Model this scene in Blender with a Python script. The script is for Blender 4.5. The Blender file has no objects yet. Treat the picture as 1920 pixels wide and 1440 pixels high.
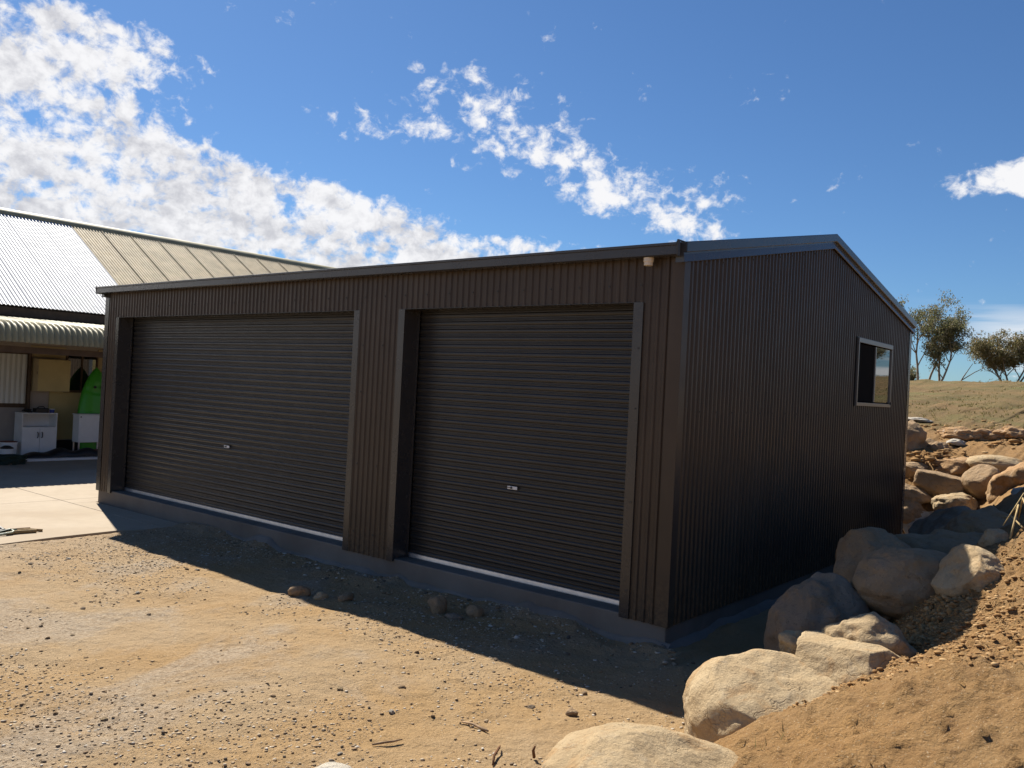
import bpy, math, random
import numpy as np
from mathutils import Vector, Matrix

random.seed(7)
rng = np.random.default_rng(11)
scene = bpy.context.scene
COL = scene.collection

# ------------------------------------------------------------------ camera
SUN = Vector((-0.91, 0.322, 1.0)).normalized()          # towards the sun
cam_d = bpy.data.cameras.new("camera")
cam = bpy.data.objects.new("camera", cam_d)
COL.objects.link(cam)
cam_d.sensor_fit = 'HORIZONTAL'
cam_d.sensor_width = 36.0
cam_d.lens = 1599.7 / 1920 * 36.0
cam_d.clip_start = 0.05
cam_d.clip_end = 6000
yaw, pit, rol = 0.6818, 0.0055, 0.0502
fw = Vector((-math.sin(yaw) * math.cos(pit), math.cos(yaw) * math.cos(pit), math.sin(pit)))
rt = Vector((math.cos(yaw), math.sin(yaw), 0))
up = rt.cross(fw)
rt, up = math.cos(rol) * rt + math.sin(rol) * up, -math.sin(rol) * rt + math.cos(rol) * up
mw = Matrix((rt, up, -fw)).transposed().to_4x4()
mw.translation = Vector((3.5952, -6.7414, 2.0248))
cam.matrix_world = mw
scene.camera = cam

# ------------------------------------------------------------------ world, sun, exposure
scene.view_settings.view_transform = 'Standard'
scene.view_settings.look = 'None'
scene.view_settings.exposure = 0.85
scene.view_settings.gamma = 1.0
scene.view_settings.use_curve_mapping = False
SUN_EL = math.asin(SUN.z)
SUN_AZ = math.atan2(SUN.x, SUN.y)
sun_d = bpy.data.lights.new("sun", 'SUN')
sun_d.energy = 5.0
sun_d.angle = math.radians(0.53)
sun_d.color = (1.0, 0.94, 0.83)
sun_o = bpy.data.objects.new("sun", sun_d)
sun_o.rotation_euler = (-SUN).to_track_quat('-Z', 'Y').to_euler()
COL.objects.link(sun_o)


class NT:
    """small helper to write node trees"""
    def __init__(self, tree):
        self.t = tree
        self.t.nodes.clear()

    def n(self, typ, ins=None, **props):
        nd = self.t.nodes.new(typ)
        for k, v in props.items():
            setattr(nd, k, v)
        for k, v in (ins or {}).items():
            sock = nd.inputs[k]
            if isinstance(v, bpy.types.NodeSocket):
                self.t.links.new(v, sock)
            else:
                sock.default_value = v
        return nd

    def math(self, op, a, b=0.0, c=None, clamp=False):
        nd = self.t.nodes.new('ShaderNodeMath')
        nd.operation = op
        nd.use_clamp = clamp
        for i, v in enumerate((a, b) if c is None else (a, b, c)):
            if isinstance(v, bpy.types.NodeSocket):
                self.t.links.new(v, nd.inputs[i])
            else:
                nd.inputs[i].default_value = v
        return nd.outputs[0]

    def mix(self, fac, a, b, blend='MIX'):
        nd = self.t.nodes.new('ShaderNodeMix')
        nd.data_type = 'RGBA'
        nd.blend_type = blend
        for s, v in ((nd.inputs[0], fac), (nd.inputs[6], a), (nd.inputs[7], b)):
            if isinstance(v, bpy.types.NodeSocket):
                self.t.links.new(v, s)
            elif s.type == 'RGBA':
                s.default_value = (*v, 1) if len(v) == 3 else v
            else:
                s.default_value = v
        return nd.outputs[2]

    def ramp(self, v, lo, hi, smooth=True):
        nd = self.t.nodes.new('ShaderNodeMapRange')
        nd.interpolation_type = 'SMOOTHSTEP' if smooth else 'LINEAR'
        self.t.links.new(v, nd.inputs[0]) if isinstance(v, bpy.types.NodeSocket) else None
        nd.inputs[1].default_value = lo
        nd.inputs[2].default_value = hi
        return nd.outputs[0]

    def noise(self, vec, scale, detail=6.0, rough=0.55, dist=0.0, dims='3D'):
        nd = self.n('ShaderNodeTexNoise', {'Scale': scale, 'Detail': detail, 'Roughness': rough, 'Distortion': dist},
                    noise_dimensions=dims)
        if vec is not None:
            self.t.links.new(vec, nd.inputs['Vector'])
        return nd.outputs[0]


def make_world():
    w = bpy.data.worlds.new("World")
    scene.world = w
    w.use_nodes = True
    N = NT(w.node_tree)
    sky = N.n('ShaderNodeTexSky', sky_type='NISHITA', sun_disc=False, sun_elevation=SUN_EL,
              sun_rotation=SUN_AZ % (2 * math.pi), altitude=600.0, air_density=1.0, dust_density=0.35,
              ozone_density=2.2)
    gen = N.n('ShaderNodeTexCoord').outputs['Generated']
    sep = N.n('ShaderNodeSeparateXYZ', {0: gen})
    z = N.math('MAXIMUM', sep.outputs[2], 0.0)
    zz = N.math('ADD', z, 0.08)
    qx = N.math('DIVIDE', sep.outputs[0], zz)
    qy = N.math('DIVIDE', sep.outputs[1], zz)
    q = N.n('ShaderNodeCombineXYZ', {0: qx, 1: qy, 2: 0.0}).outputs[0]
    big = N.noise(q, 1.15, 2.0, 0.5)
    bigc = N.math('SUBTRACT', big, 0.5)
    # the sky's cloud street runs along y: a thick deck west of qx = -2.4
    qxw = N.math('ADD', qx, N.math('MULTIPLY', bigc, 1.0))
    # the deck's rim bends in towards the zenith side
    bend = N.math('MULTIPLY', N.ramp(qy, 1.7, 0.75), 0.55)
    qe = N.math('SUBTRACT', qxw, bend)
    deck = N.ramp(qe, -2.15, -2.95)
    # a thinner street of broken puffs about qx = -1.6
    band = N.math('SUBTRACT', 1.0, N.ramp(N.math('ABSOLUTE', N.math('ADD', N.math('ADD', qx, N.math('MULTIPLY', bigc, 0.5)), 1.70)), 0.0, 0.54))
    band = N.math('MULTIPLY', band, N.math('MULTIPLY', N.ramp(qy, 1.35, 1.85), N.ramp(qy, 4.2, 3.0)))
    # far low streaks to the north
    low = N.math('MULTIPLY', N.ramp(sep.outputs[2], 0.125, 0.07), N.ramp(qx, -1.45, -0.8))
    # one flat puff
    dx = N.math('DIVIDE', N.math('ADD', qx, 0.36), 0.36)
    dy = N.math('DIVIDE', N.math('SUBTRACT', qy, 3.08), 0.22)
    puff = N.math('SUBTRACT', 1.0, N.ramp(N.math('ADD', N.math('MULTIPLY', dx, dx), N.math('MULTIPLY', dy, dy)), 0.0, 1.5))
    # cloudlets; the same field sampled a little nearer the sun gives lit and shaded sides
    lowtex = N.noise(N.n('ShaderNodeMapping', {0: gen, 'Scale': (4.0, 4.0, 60.0)}).outputs[0], 1.0, 5.0, 0.5)

    def field(vec, vec2):
        m1 = N.n('ShaderNodeMapping', {0: vec, 'Rotation': (0, 0, 0.35), 'Scale': (1.0, 0.8, 1.0)}).outputs[0]
        sph = N.n('ShaderNodeMapping', {0: vec2, 'Scale': (1.0, 1.0, 1.25)}).outputs[0]
        small = N.math('ADD', N.math('MULTIPLY', N.noise(sph, 46.0, 9.0, 0.62, 0.25), 0.64), N.math('MULTIPLY', N.noise(sph, 15.0, 5.0, 0.55, 0.3), 0.38))
        mid = N.noise(m1, 2.7, 4.0, 0.5, 0.1)
        return N.math('ADD', N.math('MULTIPLY', small, 0.74), N.math('MULTIPLY', mid, 0.26)), m1
    tex, m1 = field(q, gen)
    tex = N.math('ADD', N.math('MULTIPLY', N.math('SUBTRACT', tex, 0.5), 1.3), 0.5)
    tex2, _ = field(q, N.n('ShaderNodeVectorMath', {0: gen, 1: (-0.006, 0.004, 0.013)}, operation='ADD').outputs[0])
    tex2 = N.math('ADD', N.math('MULTIPLY', N.math('SUBTRACT', tex2, 0.5), 1.3), 0.5)
    amt = N.math('ADD', N.math('MULTIPLY', deck, 0.265), N.math('MULTIPLY', band, 0.20))
    amt = N.math('ADD', amt, N.math('MULTIPLY', puff, 0.36))
    dens = N.math('SUBTRACT', N.math('ADD', tex, amt), 0.655)
    cov = N.ramp(dens, -0.03, 0.135)
    covlow = N.math('MULTIPLY', N.ramp(lowtex, 0.44, 0.58), low)
    cov = N.math('MAXIMUM', cov, N.math('MULTIPLY', covlow, 0.85))
    cov = N.math('MULTIPLY', cov, N.ramp(sep.outputs[2], 0.0, 0.02))
    side_lit = N.math('SUBTRACT', tex2, tex)
    thick = N.ramp(N.math('ADD', N.math('MULTIPLY', side_lit, 1.3), N.math('ADD', N.math('MULTIPLY', dens, 0.7), N.math('MULTIPLY', N.noise(m1, 1.7, 3.0, 0.5), 0.5))), 0.18, 0.56)
    thick = N.math('MULTIPLY', thick, N.ramp(deck, 0.1, 0.9))
    ccol = N.mix(thick, (13.0, 12.9, 13.0), (8.0, 8.0, 8.5))
    skyc = N.mix(1.0, sky.outputs[0], (0.68, 0.98, 1.30), 'MULTIPLY')
    c = N.mix(N.math('MULTIPLY', cov, 0.96), skyc, ccol)
    bg = N.n('ShaderNodeBackground', {'Color': c, 'Strength': 0.0415})
    out = N.n('ShaderNodeOutputWorld')
    w.node_tree.links.new(bg.outputs[0], out.inputs[0])


make_world()


# ------------------------------------------------------------------ numpy noise
def _hash(ix, iy, iz, seed):
    h = (ix.astype(np.int64) * 374761393 + iy.astype(np.int64) * 668265263 + iz.astype(np.int64) * 2147483647
         + seed * 1274126177) & 0xFFFFFFFF
    h = ((h ^ (h >> 13)) * 1274126177) & 0xFFFFFFFF
    h = ((h ^ (h >> 16)) * 2246822519) & 0xFFFFFFFF
    return ((h ^ (h >> 15)) & 0xFFFFFF) / float(0xFFFFFF)


def vnoise(P, seed=0):
    P = np.asarray(P, float)
    i = np.floor(P).astype(np.int64)
    f = P - i
    f = f * f * f * (f * (f * 6 - 15) + 10)
    x, y, z = i[:, 0], i[:, 1], i[:, 2]
    r = 0
    for dx in (0, 1):
        wx = f[:, 0] if dx else 1 - f[:, 0]
        for dy in (0, 1):
            wy = f[:, 1] if dy else 1 - f[:, 1]
            for dz in (0, 1):
                wz = f[:, 2] if dz else 1 - f[:, 2]
                r = r + wx * wy * wz * _hash(x + dx, y + dy, z + dz, seed)
    return r * 2 - 1


def fbm(P, octv=4, seed=0, gain=0.5):
    P = np.asarray(P, float)
    a, s, r = 1.0, 1.0, 0
    for o in range(octv):
        r = r + a * vnoise(P * s + o * 17.3, seed + o)
        a *= gain
        s *= 2.03
    return r


def sstep(a, b, x):
    t = np.clip((x - a) / (b - a), 0, 1)
    return t * t * (3 - 2 * t)


# ------------------------------------------------------------------ terrain shape
TOE_Y = [-12, -8, -5, -3, -2.1, -1.6, -1, 0, 2, 5, 7, 8, 9]
TOE_X = [2.2, 1.9, 1.52, 1.40, 1.18, 1.32, 1.58, 1.48, 1.38, 1.1, 0.75, 0.6, 0.55]
H_Y = [-12, -6.7, -3, -1, 0.5, 9]
H_V = [0.42, 0.48, 0.64, 1.06, 1.36, 1.38]


def ground_z(x, y, rough=True):
    x = np.atleast_1d(np.asarray(x, float))
    y = np.atleast_1d(np.asarray(y, float))
    dx = x - np.interp(y, TOE_Y, TOE_X)
    ytoe = 7.62 + 20 * sstep(-10.5, -16.0, x)
    dy = y - ytoe
    k = 0.25
    m = np.maximum(dx, dy)
    d = m + k * np.log1p(np.exp(-np.abs(dx - dy) / k)) * 0.6
    wob = fbm(np.stack([x * 0.9, y * 0.9, 0 * x], 1), 3, 5) * 0.10
    dd = np.maximum(d + wob * sstep(-0.5, 0.6, d), 0)
    Hh = np.interp(y, H_Y, H_V)
    z = Hh * (1 - np.exp(-dd / np.interp(y, [-3, -1, 0, 4, 7], [1.0, 0.78, 0.70, 0.6, 0.5]))) + 4.1 * (1 - np.exp(-dd / 55.0)) + 0.22 * (1 - np.exp(-dd / 4.0))
    z -= 0.03 * np.maximum(dd - 80, 0) * sstep(80, 120, dd)
    z = np.maximum(z, -4.0)
    bank = sstep(0.05, 0.5, dd)
    far = sstep(9, 30, np.hypot(x - 3, y + 3))
    base = -0.212 + 0 * x
    if rough:
        P = np.stack([x, y, 0 * x], 1)
        base += fbm(P * 0.55, 3, 21) * 0.018 * (1 - far)
        base += fbm(np.stack([x * 0.9 + y * 0.55, (y - x * 0.5) * 4.2, 0 * x], 1), 3, 25) * 0.010 * (1 - bank) * (1 - far)
        base += fbm(P * 3.0, 4, 31) * (0.008 + 0.022 * bank) * (1 - far)
        base += np.maximum(fbm(P * 7.0, 3, 41), -0.1) * (0.005 + 0.020 * bank) * (1 - far)
        base += np.maximum(fbm(P * 13.0, 3, 55), -0.25) * 0.014 * bank * (1 - far)
        base += np.maximum(fbm(P * 24.0, 2, 51) - 0.15, 0) * (0.010 + 0.030 * bank) * (1 - far)
        base += fbm(P * 0.10, 3, 61) * 0.45 * far * sstep(6, 20, dd)
        base += fbm(P * 0.9, 3, 63) * 0.07 * bank * sstep(1.2, 4, dd)
        near_slab = sstep(0.55, 0.0, -y) * (x > -10.6) * (x < 0.2)
        base += near_slab * (0.012 + 0.07 * np.maximum(fbm(P * 1.7, 3, 67) + 0.1, 0))
        # dirt stays under the paving
        pav = sstep(-7.75, -7.95, x)
        base = base * (1 - pav) + (-0.245) * pav
    return base + z


# ------------------------------------------------------------------ materials
MATS = {}


def pbr(name, base, rough=0.6, metal=0.0, spec=0.5, var=0.0, vscale=8.0, bump=0.0, bscale=40.0, bdist=0.01, coat=0.0,
        ior=None):
    m = bpy.data.materials.new(name)
    m.use_nodes = True
    N = NT(m.node_tree)
    pos = N.n('ShaderNodeTexCoord').outputs['Object']
    col = None
    if var > 0:
        f = N.noise(pos, vscale, 6, 0.6)
        f = N.ramp(f, 0.3, 0.7)
        lo = tuple(c * (1 - var) for c in base)
        hi = tuple(min(1, c * (1 + var)) for c in base)
        col = N.mix(f, lo, hi)
    b = N.n('ShaderNodeBsdfPrincipled')
    if col is None:
        b.inputs['Base Color'].default_value = (*base, 1)
    else:
        m.node_tree.links.new(col, b.inputs['Base Color'])
    b.inputs['Metallic'].default_value = metal
    b.inputs['Specular IOR Level'].default_value = spec
    b.inputs['Coat Weight'].default_value = coat
    if ior:
        b.inputs['IOR'].default_value = ior
    if var > 0:
        rf = N.noise(pos, vscale * 2.7, 4, 0.6)
        r = N.math('ADD', N.math('MULTIPLY', N.math('SUBTRACT', rf, 0.5), 0.25), rough)
        m.node_tree.links.new(r, b.inputs['Roughness'])
    else:
        b.inputs['Roughness'].default_value = rough
    if bump > 0:
        bn = N.noise(pos, bscale, 5, 0.6)
        bp = N.n('ShaderNodeBump', {'Height': bn, 'Strength': bump, 'Distance': bdist})
        m.node_tree.links.new(bp.outputs[0], b.inputs['Normal'])
    out = N.n('ShaderNodeOutputMaterial')
    m.node_tree.links.new(b.outputs[0], out.inputs[0])
    MATS[name] = m
    return m


pbr('cladding', (0.058, 0.0435, 0.0325), 0.36, 0.0, 0.25, 0.10, 1.3, 0.03, 3.0, 0.02)
pbr('trim', (0.040, 0.037, 0.036), 0.26, 0.0, 0.5, 0.08, 1.5)
pbr('barge_paint', (0.055, 0.060, 0.068), 0.26, 0.0, 0.5, 0.06, 1.5)
pbr('curtain', (0.026, 0.0245, 0.0235), 0.36, 0.0, 0.45, 0.10, 1.8)
pbr('galv', (0.62, 0.63, 0.65), 0.38, 0.85, 0.5, 0.08, 9)
pbr('zinc_roof', (0.47, 0.48, 0.50), 0.55, 0.3, 0.4, 0.03, 1.2)
pbr('screw', (0.03, 0.03, 0.03), 0.5)
pbr('pvc', (0.62, 0.55, 0.44), 0.45)
pbr('alu_frame', (0.22, 0.20, 0.18), 0.35, 0.6)
pbr('flyscreen', (0.008, 0.008, 0.008), 0.9, 0, 0.05)
pbr('dark_gap', (0.012, 0.011, 0.010), 0.9)
pbr('beige_roof', (0.51, 0.395, 0.22), 0.62, 0.0, 0.3, 0.16, 2.2, 0.1, 30, 0.004)
pbr('awning', (0.30, 0.265, 0.15), 0.55, 0.0, 0.4, 0.16, 2.0)
pbr('brown_timber', (0.085, 0.055, 0.035), 0.7, 0.0, 0.3, 0.2, 6)
pbr('cream_wall', (0.42, 0.34, 0.20), 0.8, 0.0, 0.3, 0.10, 1.5)
pbr('cream_panel', (0.48, 0.39, 0.19), 0.7, 0.0, 0.3, 0.08, 2)
pbr('grey_wall', (0.36, 0.32, 0.29), 0.8, 0.0, 0.3, 0.10, 2)
pbr('blind', (0.60, 0.62, 0.60), 0.6)
pbr('white_board', (0.72, 0.72, 0.71), 0.5, 0.0, 0.4, 0.05, 3)
pbr('kayak_green', (0.05, 0.34, 0.025), 0.4, 0.0, 0.5, 0.08, 3)
pbr('black_plastic', (0.012, 0.012, 0.013), 0.5)
pbr('blue_plastic', (0.02, 0.04, 0.22), 0.4)
pbr('dark_green', (0.012, 0.028, 0.016), 0.6)
pbr('rust_red', (0.20, 0.05, 0.02), 0.7)
pbr('tan_strap', (0.30, 0.20, 0.09), 0.8, 0, 0.3, 0.2, 30)
pbr('pale_tube', (0.45, 0.50, 0.40), 0.5)
pbr('stick', (0.30, 0.20, 0.12), 0.85, 0, 0.2, 0.35, 14)
pbr('root', (0.14, 0.065, 0.03), 0.85, 0, 0.2, 0.3, 14)
pbr('straw', (0.42, 0.31, 0.15), 0.85, 0, 0.2, 0.25, 20)


def mat_cladding():
    m = MATS['cladding']
    t = m.node_tree
    N = NT.__new__(NT)
    N.t = t
    b = next(n for n in t.nodes if n.type == 'BSDF_PRINCIPLED')
    old = b.inputs['Base Color'].links[0].from_socket
    pos = N.n('ShaderNodeTexCoord').outputs['Object']
    z = N.n('ShaderNodeSeparateXYZ', {0: pos}).outputs[2]
    hgt = N.math('ADD', z, N.math('MULTIPLY', N.math('SUBTRACT', N.noise(pos, 3.0, 6, 0.65), 0.5), 0.5))
    dust = N.math('MULTIPLY', N.ramp(hgt, 0.75, 0.2), N.ramp(N.noise(pos, 22.0, 6, 0.7), 0.35, 0.7))
    streak = N.noise(N.n('ShaderNodeMapping', {0: pos, 'Scale': (9.0, 9.0, 0.5)}).outputs[0], 1.0, 5, 0.6)
    c = N.mix(N.math('MULTIPLY', N.ramp(streak, 0.5, 0.75), 0.25), old, (0.11, 0.085, 0.062))
    c = N.mix(N.math('MULTIPLY', dust, 0.35), c, (0.24, 0.165, 0.09))
    t.links.new(c, b.inputs['Base Color'])


mat_cladding()


def mat_glass():
    m = bpy.data.materials.new('window_glass')
    m.use_nodes = True
    N = NT(m.node_tree)
    b = N.n('ShaderNodeBsdfPrincipled', {'Base Color': (0.012, 0.013, 0.014, 1), 'Roughness': 0.02, 'IOR': 2.7})
    out = N.n('ShaderNodeOutputMaterial', {0: b.outputs[0]})
    MATS['window_glass'] = m


mat_glass()


def mat_concrete(name, base, stain, joint=0.0):
    m = bpy.data.materials.new(name)
    m.use_nodes = True
    N = NT(m.node_tree)
    pos = N.n('ShaderNodeTexCoord').outputs['Object']
    a = N.ramp(N.noise(pos, 0.7, 6, 0.6, 0.4), 0.35, 0.7)
    b2 = N.ramp(N.noise(pos, 5.0, 8, 0.65), 0.3, 0.75)
    c = N.mix(a, base, stain)
    c = N.mix(N.math('MULTIPLY', b2, 0.35), c, tuple(x * 0.72 for x in base))
    sp = N.ramp(N.noise(pos, 55, 3, 0.6), 0.66, 0.74)
    c = N.mix(N.math('MULTIPLY', sp, 0.5), c, tuple(x * 0.45 for x in base))
    bp = N.n('ShaderNodeBump', {'Height': N.noise(pos, 60, 6, 0.6), 'Strength': 0.25, 'Distance': 0.006})
    b = N.n('ShaderNodeBsdfPrincipled', {'Base Color': c, 'Roughness': 0.85, 'Specular IOR Level': 0.3, 'Normal': bp.outputs[0]})
    N.n('ShaderNodeOutputMaterial', {0: b.outputs[0]})
    MATS[name] = m


mat_concrete('paving', (0.40, 0.325, 0.24), (0.335, 0.26, 0.18))
mat_concrete('slab', (0.205, 0.185, 0.16), (0.13, 0.11, 0.09))


def mat_ground():
    m = bpy.data.materials.new('dirt')
    m.use_nodes = True
    N = NT(m.node_tree)
    pos = N.n('ShaderNodeTexCoord').outputs['Object']
    sep = N.n('ShaderNodeSeparateXYZ', {0: pos})
    X, Y = sep.outputs[0], sep.outputs[1]
    n1 = N.ramp(N.noise(pos, 0.8, 5, 0.6, 0.3), 0.32, 0.68)
    n2 = N.ramp(N.noise(pos, 6.0, 8, 0.65), 0.3, 0.72)
    n3 = N.noise(pos, 38.0, 6, 0.7)
    # sandy yard
    yard = N.mix(n1, (0.335, 0.215, 0.102), (0.345, 0.245, 0.142))
    # grey crushed rock trodden in, in broad patches
    gp = N.math('MULTIPLY', N.ramp(N.noise(pos, 0.62, 6, 0.66, 0.6), 0.47, 0.62), N.ramp(X, 0.4, -1.8))
    gp = N.math('MAXIMUM', gp, N.math('MULTIPLY', N.ramp(X, -5.2, -7.6), 0.6))
    gravel = N.mix(N.ramp(n3, 0.36, 0.62), (0.21, 0.17, 0.13), (0.42, 0.36, 0.29))
    yard = N.mix(N.math('MULTIPLY', gp, 0.55), yard, gravel)
    # clay of the cut bank
    bank = N.mix(n1, (0.325, 0.188, 0.076), (0.285, 0.178, 0.082))
    bank = N.mix(N.math('MULTIPLY', n2, 0.5), bank, (0.225, 0.122, 0.05))
    crumb = N.ramp(N.noise(pos, 9.0, 9, 0.74, 0.4), 0.54, 0.66)
    bank = N.mix(N.math('MULTIPLY', crumb, 0.6), bank, (0.17, 0.09, 0.038))
    isbank = N.ramp(N.math('ADD', X, N.math('MULTIPLY', N.noise(pos, 2.0, 4), 0.6)), 1.1, 1.8)
    isbank = N.math('MAXIMUM', isbank, N.ramp(Y, 7.0, 7.8))
    c = N.mix(isbank, yard, bank)
    # paddock: dry grass and bare earth
    pad = N.mix(N.ramp(N.noise(pos, 0.16, 6, 0.6, 0.5), 0.36, 0.62), (0.165, 0.11, 0.05), (0.112, 0.095, 0.036))
    pad = N.mix(N.math('MULTIPLY', N.ramp(N.noise(pos, 0.9, 7, 0.7), 0.42, 0.66), 0.6), pad, (0.22, 0.14, 0.062))
    pad = N.mix(N.math('MULTIPLY', N.ramp(N.noise(pos, 0.33, 4, 0.6), 0.52, 0.7), 0.6), pad, (0.11, 0.13, 0.04))
    ispad = N.ramp(N.math('ADD', Y, N.math('MULTIPLY', N.noise(pos, 0.4, 4), 5.0)), 12.5, 16.0)
    c = N.mix(ispad, c, pad)
    # grains
    dk = N.ramp(N.noise(pos, 24.0, 9, 0.74), 0.56, 0.68)
    c = N.mix(N.math('MULTIPLY', dk, 0.5), c, (0.16, 0.095, 0.05))
    lt = N.ramp(N.noise(pos, 85.0, 4, 0.6), 0.60, 0.70)
    c = N.mix(N.math('MULTIPLY', lt, 0.55), c, (0.56, 0.45, 0.31))
    hgt = N.math('ADD', N.math('MULTIPLY', N.noise(pos, 12.0, 8, 0.68), 1.0), N.math('MULTIPLY', n3, 0.45))
    strength = N.math('ADD', 0.8, N.math('MULTIPLY', isbank, 0.2))
    bp = N.n('ShaderNodeBump', {'Height': hgt, 'Distance': 0.05, 'Strength': strength})
    b = N.n('ShaderNodeBsdfPrincipled', {'Base Color': c, 'Roughness': 0.95, 'Specular IOR Level': 0.15, 'Normal': bp.outputs[0]})
    N.n('ShaderNodeOutputMaterial', {0: b.outputs[0]})
    MATS['dirt'] = m


mat_ground()


def mat_rock(name, a, b_, lichen, dirt=(0.36, 0.21, 0.09), dirt_amt=0.5, bscale=14):
    m = bpy.data.materials.new(name)
    m.use_nodes = True
    N = NT(m.node_tree)
    pos = N.n('ShaderNodeTexCoord').outputs['Object']
    n1 = N.ramp(N.noise(pos, 2.6, 7, 0.62, 0.5), 0.33, 0.67)
    n2 = N.noise(pos, 30, 7, 0.7)
    c = N.mix(n1, a, b_)
    c = N.mix(N.math('MULTIPLY', N.ramp(N.noise(pos, 7.0, 8, 0.7), 0.52, 0.68), 0.55), c, lichen)
    c = N.mix(N.math('MULTIPLY', N.ramp(N.noise(pos, 4.2, 8, 0.66, 1.0), 0.5, 0.66), dirt_amt), c, dirt)
    c = N.mix(N.math('MULTIPLY', N.ramp(n2, 0.57, 0.68), 0.55), c, tuple(x * 0.42 for x in a))
    c = N.mix(N.math('MULTIPLY', N.ramp(N.noise(pos, 90, 3, 0.6), 0.60, 0.70), 0.4), c, tuple(min(1, x * 1.5) for x in b_))
    wv = N.n('ShaderNodeVectorMath', {0: pos, 1: N.n('ShaderNodeTexNoise', {'Vector': pos, 'Scale': 3.0, 'Detail': 5.0}).outputs[1]}, operation='ADD').outputs[0]
    vor = N.n('ShaderNodeTexVoronoi', {'Vector': wv, 'Scale': 2.4}, feature='DISTANCE_TO_EDGE').outputs[0]
    crack = N.math('MULTIPLY', N.ramp(vor, 0.022, 0.0), N.ramp(N.noise(pos, 3.5, 3, 0.5), 0.48, 0.6))
    c = N.mix(N.math('MULTIPLY', crack, 0.22), c, tuple(x * 0.25 for x in a))
    h = N.math('ADD', N.noise(pos, bscale, 10, 0.72), N.math('MULTIPLY', n2, 0.5))
    h = N.math('SUBTRACT', h, N.math('MULTIPLY', crack, 0.25))
    bp = N.n('ShaderNodeBump', {'Height': h, 'Strength': 0.75, 'Distance': 0.04})
    b = N.n('ShaderNodeBsdfPrincipled', {'Base Color': c, 'Roughness': 0.9, 'Specular IOR Level': 0.25, 'Normal': bp.outputs[0]})
    N.n('ShaderNodeOutputMaterial', {0: b.outputs[0]})
    MATS[name] = m


mat_rock('rock_tan', (0.40, 0.29, 0.165), (0.47, 0.36, 0.22), (0.34, 0.28, 0.20), dirt_amt=0.6)
mat_rock('rock_grey', (0.215, 0.165, 0.115), (0.28, 0.215, 0.155), (0.16, 0.135, 0.105), dirt_amt=0.5)
mat_rock('rock_brown', (0.29, 0.195, 0.11), (0.36, 0.25, 0.15), (0.24, 0.19, 0.14), dirt_amt=0.6)
mat_rock('rock_pale', (0.46, 0.41, 0.33), (0.54, 0.49, 0.41), (0.30, 0.27, 0.24), dirt_amt=0.35)
mat_rock('rock_orange', (0.36, 0.21, 0.10), (0.42, 0.27, 0.14), (0.42, 0.37, 0.31), dirt_amt=0.4)


def mat_island(name, cols, rough=0.9, spec=0.2, transl=0.0):
    """colour varies from piece to piece"""
    m = bpy.data.materials.new(name)
    m.use_nodes = True
    N = NT(m.node_tree)
    rnd = N.n('ShaderNodeNewGeometry').outputs['Random Per Island']
    cr = N.n('ShaderNodeValToRGB', {0: rnd})
    cr.color_ramp.interpolation = 'LINEAR'
    el = cr.color_ramp.elements
    while len(el) < len(cols):
        el.new(0.5)
    for i, c in enumerate(cols):
        el[i].position = i / (len(cols) - 1)
        el[i].color = (*c, 1)
    b = N.n('ShaderNodeBsdfPrincipled', {'Base Color': cr.outputs[0], 'Roughness': rough, 'Specular IOR Level': spec})
    sh = b.outputs[0]
    if transl > 0:
        tr = N.n('ShaderNodeBsdfTranslucent', {'Color': cr.outputs[0]})
        sh = N.n('ShaderNodeMixShader', {0: transl, 1: b.outputs[0], 2: tr.outputs[0]}).outputs[0]
    N.n('ShaderNodeOutputMaterial', {0: sh})
    MATS[name] = m


mat_island('gravel', [(0.10, 0.085, 0.07), (0.30, 0.20, 0.11), (0.22, 0.15, 0.09), (0.40, 0.30, 0.19), (0.42, 0.35, 0.26), (0.52, 0.47, 0.40)])
mat_island('clods', [(0.20, 0.105, 0.042), (0.33, 0.19, 0.075), (0.28, 0.16, 0.065), (0.42, 0.28, 0.14)])
mat_island('grass', [(0.16, 0.15, 0.05), (0.25, 0.20, 0.08), (0.32, 0.24, 0.11), (0.14, 0.15, 0.05)], 0.8, 0.2, 0.3)
mat_island('leaves', [(0.08, 0.095, 0.042), (0.13, 0.135, 0.06), (0.19, 0.175, 0.085), (0.24, 0.20, 0.12), (0.12, 0.135, 0.06)], 0.5, 0.5, 0.55)
mat_island('leaves_warm', [(0.10, 0.105, 0.045), (0.16, 0.15, 0.065), (0.23, 0.185, 0.085), (0.26, 0.19, 0.10), (0.14, 0.14, 0.06)], 0.5, 0.5, 0.45)
pbr('bark', (0.27, 0.22, 0.17), 0.85, 0, 0.2, 0.35, 3.0)


# ------------------------------------------------------------------ mesh helpers
def tag(o, label=None, cat=None, group=None, kind=None):
    if label: o['label'] = label
    if cat: o['category'] = cat
    if group: o['group'] = group
    if kind: o['kind'] = kind
    return o


def link(o, parent=None):
    COL.objects.link(o)
    if parent is not None:
        o.parent = parent
    return o


def empty(name, loc=(0, 0, 0), label=None, cat=None, group=None):
    o = bpy.data.objects.new(name, None)
    o.location = loc
    o.empty_display_size = 0.2
    COL.objects.link(o)
    return tag(o, label, cat, group)


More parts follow.
